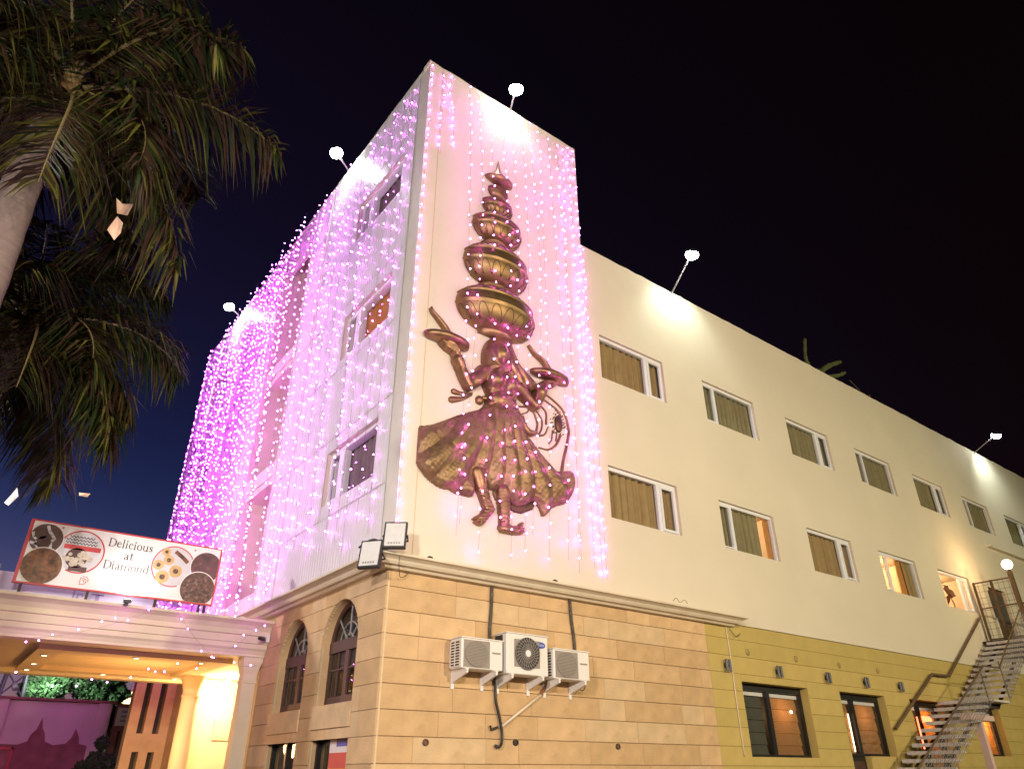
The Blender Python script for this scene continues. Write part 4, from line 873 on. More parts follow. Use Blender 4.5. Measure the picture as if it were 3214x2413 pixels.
def vstring(y, x0, zt, zb, lean=0.0, step=.26, wob=.05, front=False, drop=.0, **k):
    n = 9; pts = []
    ph = random.random()*6
    for i in range(n+1):
        t = i/n; z = zt+(zb-zt)*t; s = wob*math.sin(ph+t*5)*min(1, t*4)+lean*t; d_ = x0-drop*math.sin(math.pi*t)
        pts.append((y+s, d_, z) if front else (d_, y+s, z))
    if front:
        lb = ('string of pink fairy lights running straight down the tower corner edge' if y < .2 else 'short string of pink fairy lights at the top of the tower front beside the corner' if y < .6 else
              'string of pink fairy lights hanging on the tower front where the wing joins it' if y > 4.05 else 'string of pink fairy lights hanging in front of the bronze relief')
    else:
        lb = ('sparse string of pink fairy lights on the ribbed bay with the large windows' if y < 5.0 else 'string of violet fairy lights between the white trim strip and the recess' if y < 6.15 else
              'string of violet fairy lights hanging across the recess of the side wall' if y < 8.35 else 'string of violet fairy lights in the dense curtain on the far ribbed bay')
    return light_string(pts, lb, (GRP_F if front else GRP_S)+(', '+lb.split(' lights ')[1] if True else ''), step, **k)
yy = .08
for y in (.62, 1.05, 1.5, 1.95, 2.35, 2.8, 3.2, 3.6, 4.0, 4.35, 4.7, 5.05):
    vstring(y+random.uniform(-.08, .08), -.05-random.uniform(0, .05), 16.0-random.uniform(0, .25), random.uniform(4.7, 5.6), random.uniform(-.25, .25), step=.42 if y < 2.6 else .32, wob=.10)
y = 5.3
while y < 16.2:
    out = random.uniform(.04, .16) + (.12 if 6.2 < y < 8.3 else 0)
    vstring(y, -out, 16.02-random.uniform(0, .1), random.uniform(3.9, 4.8), random.uniform(-.5, .35) if y < 15.2 else random.uniform(-.5, 0), step=.27, wob=.16 if y < 15.6 else .05, drop=random.uniform(0, .22) if y < 14 else .03)
    y += random.uniform(.20, .36)
for y in (8.5, 9.4, 10.6, 11.3, 12.4, 13.4): vstring(y, -.2, 16.0, 4.2, random.uniform(-1.0, .5), step=.3, wob=.2, drop=.2)
# tower front
vstring(.03, -.045, 16.0, 4.75, -.02, step=.24, wob=.01, front=True, jit=.012)
for x in (.30, .55): vstring(x, -.05, 15.95, random.uniform(12.6, 13.8), .1, step=.27, front=True, wob=.04)
for x, zb in ((.95, 5.0), (1.22, 5.2), (1.55, 4.8), (1.83, 5.1), (2.12, 4.8), (2.42, 5.0), (2.72, 5.3), (3.05, 4.9), (3.35, 5.0), (3.62, 4.8), (3.9, 5.1)):
    over = .42 if .9 < x < 2.8 else (.30 if x < 3.7 else .06)
    vstring(x, -.05-over*.35, 15.9-random.uniform(0, .2), zb, random.uniform(-.12, .12), step=.34, front=True, wob=.05, drop=over*.65)
for x in (4.12, 4.30, 4.42): vstring(x, -.05, 16.0 if x < 4.4 else 12.7, random.uniform(4.7, 5.0), .12, step=.26, front=True, wob=.03)
# loose swags across the porch front
LBL_P = 'loose swag of pink fairy lights strung across the porch front'; GRP_P = 'fairy light swags across the porch'
for a, b, sag in (((-2.35, 4.5, 4.15), (-5.0, 4.3, 3.5), .22), ((-1.9, 4.45, 4.2), (-.3, 4.5, 3.4), .3), ((-.25, 4.4, 4.25), (-2.2, 4.4, 3.25), .35), ((-5.0, 4.6, 3.25), (-1.6, 4.6, 3.35), .35)):
    pts = [(a[0]+(b[0]-a[0])*t, a[1]+(b[1]-a[1])*t, a[2]+(b[2]-a[2])*t-sag*math.sin(math.pi*t)) for t in np.linspace(0, 1, 14)]
    light_string(pts, LBL_P, GRP_P, .30, rad=.012, jit=.10)

# ------------------------------------------------------------------ entrance porch
PX0 = -5.3
PT = thing('entrance_porch', (-2.5, 7.2, 0), 'cream classical entrance porch with moulded beam and amber lit ceiling', 'porch')
prf = [(5.1, 4.18), (4.5, 4.24), (4.48, 4.235), (4.48, 4.19), (4.53, 4.17), (4.60, 4.13), (4.66, 4.05), (4.66, 3.97), (4.70, 3.955), (4.70, 3.83), (4.73, 3.82), (4.73, 3.74), (4.77, 3.70), (4.80, 3.64), (4.80, 3.60), (5.1, 3.60)]
m = MB(); n = len(prf)
vs = [(x + (0 if x < -1 else -(4.8-min(y, 4.8))*0.0), y, z) for x in (PX0, -.075) for y, z in prf]
m.add(vs, [(i, i+1, n+i+1, n+i) for i in range(n-1)] + [(n-1, 0, n, 2*n-1), tuple(range(n-1, -1, -1)), tuple(range(n, 2*n))]); fixn(m.build('front_beam', 'portico', PT))
m = MB(); m.box(PX0, 9.75, 3.56, .0, 10.1, 4.2); m.build('rear_beam', 'portico', PT)
m = MB(); m.box(PX0, 5.1, 3.60, PX0+.4, 9.75, 4.2); m.build('side_beam', 'portico', PT)
m = MB(); m.box(PX0+.4, 5.1, 3.66, 3.2, 9.75, 4.17); m.build('ceiling', 'ceiling_paint', PT)
for (a, b, c, d_) in ((-3.75, 5.8, -.35, 6.2), (-3.75, 8.9, -.35, 9.3), (-3.75, 6.2, -3.35, 8.9), (-.75, 6.2, -.35, 8.9)):
    m = MB(); m.box(a, b, 3.575, c, d_, 3.665); m.build('ceiling_moulding', 'ceiling_paint', PT)
for (x, y) in ((-3.55, 9.1), (-3.55, 8.0), (-3.55, 6.6), (-2.1, 6.0), (-.9, 6.0), (-2.1, 9.1), (-.6, 9.1)):
    m = MB(); m.lathe([(.065,.012),(.06,-.006),(.045,-.006),(.045,.0)], (x, y, 3.565), 16); dl = m.build('downlight', 'trim_white', PT)
    m = MB(); m.lathe([(.045,.0),(0,.0)], (x, y, 3.563), 14); m.build('lens', 'downlight', dl)
def column(x, y, r, square=False, top=3.6):
    pr = [(r*1.35,0),(r*1.35,.18),(r*1.2,.2),(r*1.22,.28),(r*1.02,.32),(r,.4),(r*.92,top-.62),(r*.92,top-.46),(r*1.02,top-.45),(r*1.02,top-.41),(r*.93,top-.40),(r*.95,top-.30),(r*1.12,top-.18),(r*1.32,top-.10),(r*1.36,top-.08),(r*1.36,top)]
    mb = MB()
    if square: mb.lathe([(q*1.2, z) for q, z in pr], (0,0,0), 4, a0=math.pi/4, a1=math.pi/4+2*math.pi); mb.v = [(v[0]+x, v[1]+y, v[2]) for v in mb.v]
    else: mb.lathe(pr, (x, y, 0), 28)
    return mb.build('column', 'portico', PT, not square)
column(-.32, 8.5, .20); column(-.26, 5.02, .16, True, 3.6); column(-4.75, 5.05, .24); column(-4.75, 9.4, .24)
# lit vestibule
m = MB(); m.quad((-.05,9.6,0),(3.2,9.6,0),(3.2,9.6,3.66),(-.05,9.6,3.66)); m.quad((3.2,9.6,0),(3.2,4.95,0),(3.2,4.95,3.66),(3.2,9.6,3.66)); m.quad((3.2,5.2,0),(-.05,5.2,0),(-.05,5.2,3.66),(3.2,5.2,3.66)); m.box(-.05, 4.95, 0, .25, 5.19, 4.4)
m.build('vestibule_wall', 'entry_wall', PT)
m = MB(); m.box(.62, 9.56, 2.35, 1.0, 9.6, 2.80); pf = m.build('wall_panel', 'portico', PT); m = MB(); m.box(.66, 9.548, 2.39, .96, 9.56, 2.76); m.build('panel_face', 'reveal', pf)
m = MB(); m.lathe([(0,-.05),(.06,-.04),(.075,0),(.075,.06),(0,.07)], (.55, 8.9, 3.59), 14); dl = m.build('spot_fitting', 'trim_white', PT); m = MB(); m.lathe([(.065,-.041),(0,-.052)], (.55, 8.9, 3.585), 14); m.build('lens', 'downlight', dl)
lamp('vestibule_lamp', 'POINT', (.55, 8.7, 3.3), 300, (1, .60, .24), PT, .1)
lamp('porch_lamp', 'POINT', (-1.6, 7.4, 2.2), 170, (1, .50, .16), PT, .25)
m = MB(); m.box(.0, 4.95, 3.67, .16, 16.4, 4.43); m.box(.16, L1, 4.3, RX+.05, L2, 4.42); m.build('side_band', 'trim_white', HOTEL)
m = MB(); m.box(.0, 10.1, 0, .2, 16.4, 3.67); m.build('far_base_wall', 'stone2', HOTEL)
m = MB(); m.poly([(-.03, 5.5, 4.2), (-.03, 10.1, 4.2), (-.03, 10.1, 4.55), (-.03, 7.6, 4.75)], (-.12, 0, 0), 'X'); fixn(m.build('upstand', 'portico', PT))
# stone pier with slits behind the porch
SW = thing('slit_wall', (-.35, 11.3, 0), 'tan stone pier wall with tall dark slits behind the porch', 'wall')
m = MB(); sl = [(-.72, -.57, 2.52, 3.9), (-.36, -.21, 2.52, 3.9), (-.72, -.57, .8, 2.12), (-.36, -.21, .8, 2.12)]
wall_holes(m, 'Y', 11.2, -.95, .0, 0, 4.15, sl, .25); m.quad((-.95,11.2,0),(-.95,11.5,0),(-.95,11.5,4.15),(-.95,11.2,4.15)); m.quad((-.95,11.2,4.15),(0,11.2,4.15),(0,11.5,4.15),(-.95,11.5,4.15)); m.build('stone_face', 'stone0', SW)
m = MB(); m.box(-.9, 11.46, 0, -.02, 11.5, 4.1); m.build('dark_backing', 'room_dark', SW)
# potted plant by the lit wall
PL = thing('potted_plant', (.12, 8.3, 0), 'spiky yellow green potted plant against the lit wall', 'plant')
m = MB(); m.lathe([(0,0),(.2,0),(.26,.45),(.24,.47),(.2,.42),(0,.42)], (.12, 8.3, 0), 18); m.build('pot', 'pot_clay', PL)
m = MB(); m.tube([(.12,8.3,.4),(.12,8.3,1.3)], .03, 6); m.build('stem', 'bark', PL)
m = MB()
for k in range(46):
    th = rng.uniform(0, 6.28); ln = rng.uniform(.3, .55); el = rng.uniform(.3, 1.4); d_ = Vector((math.cos(th)*math.cos(el), math.sin(th)*math.cos(el), math.sin(el))); s_ = Vector((-math.sin(th), math.cos(th), 0)); b = Vector((.12, 8.3, 1.2+rng.uniform(-.25, .15)))
    m.add([b-s_*.012, b+s_*.012, b+d_*ln*.6+s_*.02, b+d_*ln+Vector((0,0,-.06)), b+d_*ln*.6-s_*.02], [(0,1,2,3,4)])
m.build('leaves', 'plant_leaf', PL)
# cctv on the porch corner
CT = thing('security_camera', (-.2, 4.62, 3.93), 'small dark security camera on the end of the porch beam', 'camera')
m = MB(); m.tube([(-.22,4.56,3.90),(-.36,4.40,3.885)], .035, 10); m.build('camera_body', 'hose_black', CT); m = MB(); m.tube([(-.22,4.56,3.90),(-.16,4.62,3.92),(-.12,4.70,3.93)], .018, 8); m.box(-.15, 4.60, 3.86, -.09, 4.705, 4.0); m.build('mount', 'white_paint', CT)

# ------------------------------------------------------------------ billboard on the porch
SG = thing('billboard', (-2.9, 4.55, 4.2), 'white restaurant billboard with food photos and red border above the porch', 'sign')
SX0, SX1, SZ0, SZ1, SY = -4.50, -1.31, 4.385, 5.445, 4.5
m = MB(); m.box(SX0, SY, SZ0, SX1, SY+.07, SZ1); m.build('panel', 'sign_white', SG)
b_ = .028
for q in ((SX0-.004, SZ0-.004, SX1+.004, SZ0+b_*.8), (SX0-.004, SZ1-b_*.8, SX1+.004, SZ1+.004), (SX0-.004, SZ0+b_*.8, SX0+b_*1.6, SZ1-b_*.8), (SX1-b_, SZ0+b_*.8, SX1+.004, SZ1-b_*.8)):
    m = MB(); m.box(q[0], SY-.006, q[1], q[2], SY+.074, q[3]); m.build('border', 'sign_red', SG)
def clipdisc(cx_, cz_, r_, y, t, name, mt, parent=SG, n=40, x0=SX0+.045, x1=SX1-.03, z0=SZ0+.024, z1=SZ1-.024, ov=None):
    pts = [(min(max(cx_+r_*math.cos(a), x0), x1), y, min(max(cz_+r_*math.sin(a), z0), z1)) for a in np.linspace(0, 2*math.pi, n, endpoint=False)]
    mb = MB(); mb.poly(pts, (0, t, 0), 'Y'); return fixn(mb.build(name, mt, parent))
def ring(cx_, cz_, r_, w, y, t, mt, a0=0, a1=360, parent=SG):
    mb = MB(); n = 48
    for k in range(n):
        q0, q1 = R(a0+(a1-a0)*k/n), R(a0+(a1-a0)*(k+1)/n)
        mb.poly([(cx_+r_*math.cos(q0), y, cz_+r_*math.sin(q0)), (cx_+r_*math.cos(q1), y, cz_+r_*math.sin(q1)), (cx_+(r_-w)*math.cos(q1), y, cz_+(r_-w)*math.sin(q1)), (cx_+(r_-w)*math.cos(q0), y, cz_+(r_-w)*math.sin(q0))], (0, t, 0), 'Y')
    return fixn(mb.build('ring', mt, parent))
# left group
pl = clipdisc(-3.66, 5.01, .345, SY-.004, .004, 'food_picture', 'food_plate'); ring(-3.66, 5.01, .37, .022, SY-.006, .006, 'sign_red', -115, 175)
zz = MB()
for r_ in range(3):
    for k in range(9):
        x0 = -3.93+k*.054+r_*.004; z0_ = 5.27-r_*.052
        if (x0+.05+3.66)**2+(z0_-5.01)**2 < .33**2: stroke_poly(zz, [(x0, z0_), (x0+.027, z0_-.034), (x0+.054, z0_)], .012, (0, 0), 1, 1, SY-.0065, .002)
fixn(zz.build('zigzag_print', 'ink', pl)); m = MB(); m.box(-3.93, SY-.0062, 5.035, -3.36, SY-.004, 5.115); m.build('red_cloth', 'sign_red', pl)
clipdisc(-3.70, 4.90, .17, SY-.0062, .002, 'serving_tray', 'brown_disc', pl, 24)
for k in range(24):
    a, q = rng.uniform(0, 6.28), rng.uniform(0, 1)**.5; clipdisc(-3.70+.22*q*math.cos(a), 4.90+.11*q*math.sin(a), rng.uniform(.03, .05), SY-.0075-k*.00015, .001, 'biscuit', 'food_cream', pl, 10)
m = MB(); m.box(-3.78, SY-.0062, 4.675, -3.5, SY-.004, 4.76); m.build('table_strip', 'brown_disc', pl)
clipdisc(-4.22, 5.15, .262, SY-.008, .004, 'white_rim', 'sign_white'); ch = clipdisc(-4.22, 5.15, .248, SY-.012, .004, 'food_picture', 'brown_disc')
for (x, z, r_) in ((-4.31, 5.22, .10), (-4.24, 5.08, .105)): clipdisc(x, z, r_, SY-.015, .002, 'cake', 'food_choco', ch, 16)
m = MB()
for ptl in ([(-4.24,5.36),(-4.20,5.27),(-4.15,5.22),(-4.10,5.16),(-4.14,5.10),(-4.12,4.98)], [(-4.43,5.22),(-4.40,5.15),(-4.34,5.11),(-4.33,5.02)], [(-4.43,5.05),(-4.36,5.04),(-4.30,4.98)]): stroke_poly(m, ptl, .045, (0,0), 1, 1, SY-.0135, .001)
fixn(m.build('paper_frill', 'food_plate', ch))
clipdisc(-4.17, 4.69, .315, SY-.016, .004, 'white_rim', 'sign_white'); clipdisc(-4.17, 4.69, .298, SY-.020, .004, 'food_picture', 'food_curry')
clipdisc(-4.017, 5.372, .016, SY-.004, .004, 'red_dot', 'sign_red'); clipdisc(-1.802, 5.345, .016, SY-.004, .004, 'red_dot', 'sign_red')
# right group
ck = clipdisc(-2.13, 4.99, .355, SY-.004, .004, 'food_picture', 'food_plate'); ring(-2.13, 4.99, .372, .018, SY-.006, .006, 'sign_red', 20, 292)
for (x, z, r_) in ((-2.226, 5.091, .092), (-2.071, 4.91, .112), (-2.385, 4.984, .09), (-2.28, 4.78, .115), (-2.294, 5.235, .075)):
    clipdisc(x, z, r_, SY-.007, .002, 'tart', 'food_cookie', ck, 24); clipdisc(x, z, r_*.42, SY-.009, .002, 'tart_filling', 'food_mud', ck, 14)
m = MB(); stroke_poly(m, [(-2.13,5.26),(-2.0,5.18),(-1.9,5.10)], .07, (0,0), 1, 1, SY-.006, .001); fixn(m.build('garnish', 'food_curry', ck))
clipdisc(-1.55, 5.06, .292, SY-.008, .004, 'white_rim', 'sign_white'); clipdisc(-1.55, 5.06, .276, SY-.012, .004, 'food_picture', 'food_wine')
clipdisc(-1.63, 4.645, .322, SY-.016, .004, 'white_rim', 'sign_white'); clipdisc(-1.63, 4.645, .306, SY-.020, .004, 'food_picture', 'food_mud')
# words
for s, zc, mt, x0, x1 in (('Delicious', 5.185, 'ink', -3.27, -2.53), ('at', 4.985, 'ink', -2.98, -2.82), ('Diamond', 4.795, 'ink_glare', -3.265, -2.52)):
    h = .145; ws = (x1-x0)/text_w(s, h, 1.0); text(SG, s, x0, zc, h, SY-.005, mt, .005, ws)
m = MB()
for q in ([(-3.55,4.58),(-3.55,4.475),(-3.50,4.475),(-3.46,4.50),(-3.46,4.56),(-3.51,4.58),(-3.55,4.58)], [(-3.525,4.61),(-3.46,4.605),(-3.43,4.565),(-3.43,4.52)], [(-3.52,4.55),(-3.49,4.55),(-3.49,4.51)]): stroke_poly(m, q, .009, (0,0), 1, 1, SY-.005, .004)
fixn(m.build('emblem', 'sign_red', SG))
for x in (-4.37, -3.385, -2.29, -1.53, -1.43):
    m = MB(); m.box(x-.02, SY+.02, 4.19, x+.02, SY+.06, SZ0+.02); m.build('leg', 'dark_steel', SG)
# lamp lighting the board
SL = thing('sign_spotlight', (-2.77, 4.36, 4.22), 'small black spotlight on the porch edge lighting the billboard', 'spotlight')
m = MB(); m.box(-2.83, 4.30, 4.235, -2.71, 4.37, 4.29); m.box(-2.80, 4.36, 4.2, -2.74, 4.5, 4.238); m.build('housing', 'flood_body', SL)
m = MB(); m.quad((-2.82,4.301,4.292),(-2.72,4.301,4.292),(-2.72,4.365,4.292),(-2.82,4.365,4.292)); m.build('lens', 'flood_lens', SL)
lamp('sign_beam', 'SPOT', (-2.77, 4.22, 4.33), 30, (1, .97, .95), SL, .05, (-2.75, 4.5, 4.75), 150, .9)
# older pale banner seen under the board
BN = thing('roof_banner', (-3.0, 4.9, 4.2), 'pale lavender banner behind the legs of the billboard', 'banner')
m = MB(); m.box(-5.2, 4.90, 4.2, -2.2, 4.93, 4.62); m.build('sheet', 'banner', BN)
text(BN, 'Jc', -3.62, 4.28, .17, 4.893, 'banner_ink', .006, 1.2, 'faded_letter'); m = MB(); m.box(-3.2, 4.893, 4.27, -3.14, 4.899, 4.42); m.box(-3.27, 4.893, 4.40, -3.07, 4.899, 4.43); m.build('faded_letter', 'banner_ink', BN)
for x in (-5.0, -4.75):
    m = MB(); m.box(x-.04, 4.86, 4.2, x+.04, 4.9, 4.72); m.build('post', 'steel_grey', BN)

# ------------------------------------------------------------------ steel staircase on the far right
ST = thing('steel_staircase', (15.5, -.75, 0), 'open tread steel staircase climbing along the hotel wall', 'staircase')
YW, YO = -.12, -1.36
steps = []; x, z = 10.6, 0.0
while z < 3.1: z += .172; steps.append((x, z)); x += .325
steps.append((x, z)); mx0, mz = x, z; x += 1.0; 
while z < 5.1: z += .172; steps.append((x, z)); x += .30
TRD = {}
for (x, z) in steps:
    m = MB(); m.box(0, YO, -.05, .27 if abs(x-mx0) > .01 else 1.05, YW, 0); m.box(-.012, YO, -.075, 0.0, YW, .004)
    m.v = [(v[0]+x, v[1], v[2]+z) for v in m.v]; m.build('tread', 'tread', ST)
f1 = (steps[0], (mx0, mz)); f2 = ((mx0+1.0, mz), (x, z))
for yy in (YO+.28, YW-.30):
    m = MB()
    for (a, b) in (f1, ((mx0, mz), (mx0+1.0, mz)), f2):
        m.poly([(a[0]-.05, yy, a[1]-.06), (b[0], yy, b[1]-.06), (b[0], yy, b[1]-.18), (a[0]-.05, yy, a[1]-.18)], (0, .035, 0), 'Y')
    fixn(m.build('stringer', 'dark_steel', ST))
LX = x
m = MB(); m.box(LX, YO, 5.13, LX+3.6, YW+.1, 5.2); m.box(LX, YO-.02, 5.0, LX+3.6, YO+.03, 5.21); m.build('landing', 'dark_steel', ST)
rail = [(steps[0][0], YO, steps[0][1]+.83), (mx0, YO, mz+.80), (mx0+1.0, YO, mz+.82), (LX, YO, 6.05)]
m = MB(); m.tube(rail, .022, 8); m.build('outer_rail', 'brown_steel', ST)
for k in (0, 18, 20, 30):
    if k < len(steps):
        sx, sz = steps[k]; m = MB(); m.tube([(sx+.05, YO, sz-.1), (sx+.05, YO, sz+.82)], .016, 6); m.build('baluster', 'brown_steel', ST)
mesh = MB()
for (a, b) in (f1, f2):
    L = b[0]-a[0]; sl_ = (b[1]-a[1])/L; nn = int(L/.09)
    for i in range(nn+1):
        xx = a[0]+L*i/nn; zz_ = a[1]+sl_*(xx-a[0]); mesh.box(xx-.005, YO-.012, zz_-.05, xx+.005, YO-.006, zz_+.78)
    for k in range(10):
        h = .0+k*.085; mesh.poly([(a[0], YO-.014, a[1]+h), (b[0], YO-.014, b[1]+h), (b[0], YO-.014, b[1]+h+.010), (a[0], YO-.014, a[1]+h+.010)], (0, .005, 0), 'Y')
tag(fixn(mesh.build('wire_mesh', 'steel_grey', ST)), kind='stuff')
m = MB(); m.box(15.78, YO+.05, 0, 15.93, YO+.2, 2.74); m.build('support_post', 'mauve_wall', ST)
m = MB(); m.box(15.2, YO, 2.74, 16.5, YO+.24, 2.86); m.build('support_head', 'mauve_wall', ST)
# wall handrail
m = MB(); m.tube([(13.95,-.09,2.55),(16.62,-.09,3.97)], .035, 8); m.tube([(16.62,-.09,3.97),(17.63,-.09,3.99)], .035, 8); m.tube([(17.63,-.09,3.99),(21.0,-.09,5.97)], .035, 8)
for (xx, zz_) in ((14.3, 2.72), (15.6, 3.41), (17.1, 3.96), (18.6, 4.53), (20.2, 5.48)): m.tube([(xx,-.09,zz_),(xx,.03,zz_-.02)], .016, 6)
tag(m.build('wall_handrail', 'brown_steel', None, False), 'brown steel handrail fixed to the wall beside the staircase', 'handrail')
# gate frame on the landing
GT = thing('landing_gate', (21.15, -.7, 5.2), 'rusty brown gate frame with mesh at the top of the staircase', 'gate')
GX = 21.15
for (yy, w_, zt) in ((-.13, .03, 7.05), (-.65, .035, 7.05), (-1.26, .06, 7.2)):
    m = MB(); m.box(GX-w_, yy-w_, 5.2, GX+w_, yy+w_, zt); m.build('post', 'brown_steel', GT)
for zz_ in (7.02, 6.22, 5.28):
    m = MB(); m.box(GX-.02, -1.22, zz_-.02, GX+.02, -.11, zz_+.02); m.build('rail', 'brown_steel', GT)
m = MB()
for k in range(9): zz_ = 5.4+k*.19; m.box(GX-.004, -1.2, zz_-.004, GX+.004, -.15, zz_+.004)
for k in range(7): yy = -1.14+k*.15; m.box(GX-.0035, yy-.004, 5.3, GX+.0035, yy+.004, 7.0)
m.build('mesh', 'brown_steel', GT); m = MB(); m.box(GX+.03, -.52, 5.9, GX+.06, -.46, 6.75); m.build('handle', 'dark_steel', GT)
m = MB()
for xx in (21.5, 22.2, 22.9, 23.6, 24.3): m.box(xx-.015, YO-.01, 5.2, xx+.015, YO+.02, 6.2)
m.box(GX, YO-.015, 6.18, 24.4, YO+.025, 6.23); m.build('landing_rail', 'brown_steel', GT)
GLB = thing('globe_lamp', (GX, -1.26, 7.2), 'glowing warm globe lamp on the post at the stair top', 'lamp')
m = MB(); m.lathe([(.05,0),(.05,.06),(.03,.08),(0,.08)], (GX, -1.26, 7.2), 14); m.build('base', 'dark_steel', GLB)
m = MB(); m.lathe([(.15*math.cos(t), .15*math.sin(t)) for t in np.linspace(-math.pi/2, math.pi/2, 13)], (GX, -1.26, 7.42), 20); m.build('globe', 'globe', GLB, True)
lamp('globe_glow', 'POINT', (GX, -1.05, 7.5), 55, (1, .62, .30), GLB, .12)
CB = thing('metal_cabinet', (20.5, -2.2, 0), 'grey metal cabinet with red and blue lights beyond the stairs', 'cabinet')
m = MB(); m.box(19.4, -2.6, 0, 22.0, -1.7, 1.93); m.build('body', 'cabinet', CB); m = MB(); m.box(19.35, -2.65, 1.93, 22.05, -1.65, 1.98); m.build('lid', 'dark_steel', CB)
for xx, q in ((19.9, 'red_glow'), (20.02, 'blue_glow'), (20.6, 'red_glow')):
    m = MB(); m.box(xx, -2.61, 1.80, xx+.12, -2.6, 1.86); m.build('indicator', q, CB)
# brown timber screen behind the far stairs, part of the yellow wall zone
# cactus on the roof
CA = thing('roof_cactus', (14.6, .35, 12.8), 'warty green cactus leaning over the roof edge', 'cactus')
for ch, r_ in (([(14.55,.3,12.7),(14.62,.3,13.1),(14.56,.3,13.5),(14.78,.3,14.25)], .07), ([(15.0,.3,12.8),(15.4,.28,13.25),(15.9,.25,13.6),(16.75,.25,14.05)], .11), ([(15.3,.3,12.95),(15.9,.28,13.2),(16.4,.25,13.4),(16.85,.25,13.65)], .09), ([(14.9,.3,12.7),(15.2,.3,13.2)], .13)):
    s = spline(ch, 8) if len(ch) > 2 else ch; nn = len(s); m = MB(); m.tube(s, [r_*(1-.3*i/nn)*random.uniform(.8, 1.2) for i in range(nn)], 8); m.build('stem', 'cactus', CA, True)
TW = thing('roof_twig', (17.6, .3, 12.8), 'thin dead twig poking above the roof past the cactus', 'twig')
m = MB(); m.tube([(17.2,.3,13.5),(17.7,.3,13.3),(18.2,.3,12.9),(18.25,.3,12.7)], .018, 5); m.tube([(18.25,.3,12.7),(18.4,.3,13.3)], .03, 6); m.build('stem', 'bark', TW)

# ------------------------------------------------------------------ palms
def frond(base, az, el, L, droop, seed, tone, twist=0.0):
    q = random.Random(seed); mb = MB(); n = 22; pts = []; d_ = Vector((math.cos(az)*math.cos(el), math.sin(az)*math.cos(el), math.sin(el))); p = Vector(base); e = el
    az2 = az
    for i in range(n+1):
        pts.append(p.copy()); e -= droop/n*(.55+.9*i/n); az2 += twist/n
        d_ = Vector((math.cos(az2)*math.cos(e), math.sin(az2)*math.cos(e), math.sin(e))); p = p+d_*(L/n)
    mb.tube(pts, [.028*(1-i/(n+1))+.004 for i in range(n+1)], 5, 0)
    m_ = 96
    for k in range(m_):
        t = .10+.90*k/m_; i = min(n-1, int(t*n)); f = t*n-i; c = pts[i].lerp(pts[i+1], f); ax = (pts[i+1]-pts[i]).normalized()
        side = ax.cross(Vector((0,0,1))); side = side.normalized() if side.length > .05 else Vector((1,0,0)); upv = side.cross(ax)
        ll = (.74*math.sin(math.pi*min(1, t*.86+.12))**.6+.10)*q.uniform(.75, 1.1)
        for s in (-1, 1):
            a = q.uniform(-.75, .45); o = (side*s*math.cos(a)+upv*math.sin(a))*.85+ax*q.uniform(.35, .75); o.normalize(); w = Vector((0,0,1)).cross(o); w = (w.normalized() if w.length > .05 else ax)*.016*q.uniform(.8, 1.5)
            g1 = Vector((0,0,-ll*.10)); g2 = Vector((0,0,-ll*q.uniform(.30, .85)))
            r_ = q.random(); mi = 1 if r_ < tone[0] else (2 if r_ < tone[0]+tone[1] else 3)
            mb.add([c-w*.5, c+w*.5, c+o*ll*.5+g1+w, c+o*ll*.5+g1-w, c+o*ll+g2], [(0,1,2,3), (3,2,4)], mi)
    return mb
def palm(loc, h, label, nf, r0_, seed, L0):
    T = thing('palm_tree', (*loc, 0), label, 'palm tree'); q = random.Random(seed); x, y = loc
    m = MB(); N_ = 40; m.tube([(x+.03*math.sin(i*.3), y+.02*math.cos(i*.4), h*i/N_) for i in range(N_+1)], [r0_*(1.25-.35*i/N_)*(1+(.035 if i % 2 else 0)) for i in range(N_+1)], 18); m.build('trunk', 'trunk', T, True)
    m = MB(); m.tube([(x,y,h-.05),(x,y,h+.3),(x,y,h+.7),(x,y,h+1.0)], [r0_*.92, r0_*.85, r0_*.55, r0_*.3], 14); m.build('crownshaft', 'crownshaft', T, True)
    for k in range(nf):
        az = k*2.39996+q.uniform(-.25, .25); t = k/nf; el = 1.25-1.75*t+q.uniform(-.12, .12); L = L0*q.uniform(.85, 1.1)*(1 if t > .2 else .8)
        f = frond((x+.06*math.cos(az), y+.06*math.sin(az), h+.75-.45*t), az, el, L, q.uniform(1.25, 1.9)-.3*t, seed*100+k, (.5-.25*t, .08+.2*t), q.uniform(-.35, .35))
        f.build('frond', ['rachis', 'leaf_green', 'leaf_yellow', 'leaf_brown'], T)
    return T
palm((-5.85, -1.8), 8.45, 'tall palm with thick pale trunk and dark drooping fronds beside the forecourt', 24, .19, 3, 2.4)
palm((-5.55, 1.2), 6.75, 'second palm with drooping brown green fronds standing behind the thick trunked one', 30, .15, 8, 2.45)
# torn paper kites caught in the fronds
def kite(pts, label, mt):
    mb = MB(); P = [Vector(p) for p in pts]; n = len(P); c = sum(P, Vector())/n+Vector((.01, -.03, 0)); t = Vector((.002, .003, 0))
    mb.add(P+[c], [(i, (i+1) % n, n) for i in range(n)]); mb.add([p+t for p in P]+[c+t], [((i+1) % n, i, n) for i in range(n)]); o = mb.build('paper_kite', mt); return tag(o, label, 'kite', None)
k1 = (-4.9, -1.74, 7.58)
kite([(-4.99,-1.80,7.66),(-4.92,-1.72,7.665),(-4.80,-1.74,7.71),(-4.82,-1.70,7.55),(-4.93,-1.76,7.48)], 'torn tan paper kite scrap caught on a palm frond tip, upper piece', 'kite_paper')
kite([(-4.92,-1.76,7.44),(-4.84,-1.73,7.40),(-4.83,-1.75,7.24),(-4.87,-1.76,7.10),(-4.97,-1.77,7.20)], 'torn tan paper kite scrap dangling just below the upper kite piece', 'kite_paper')
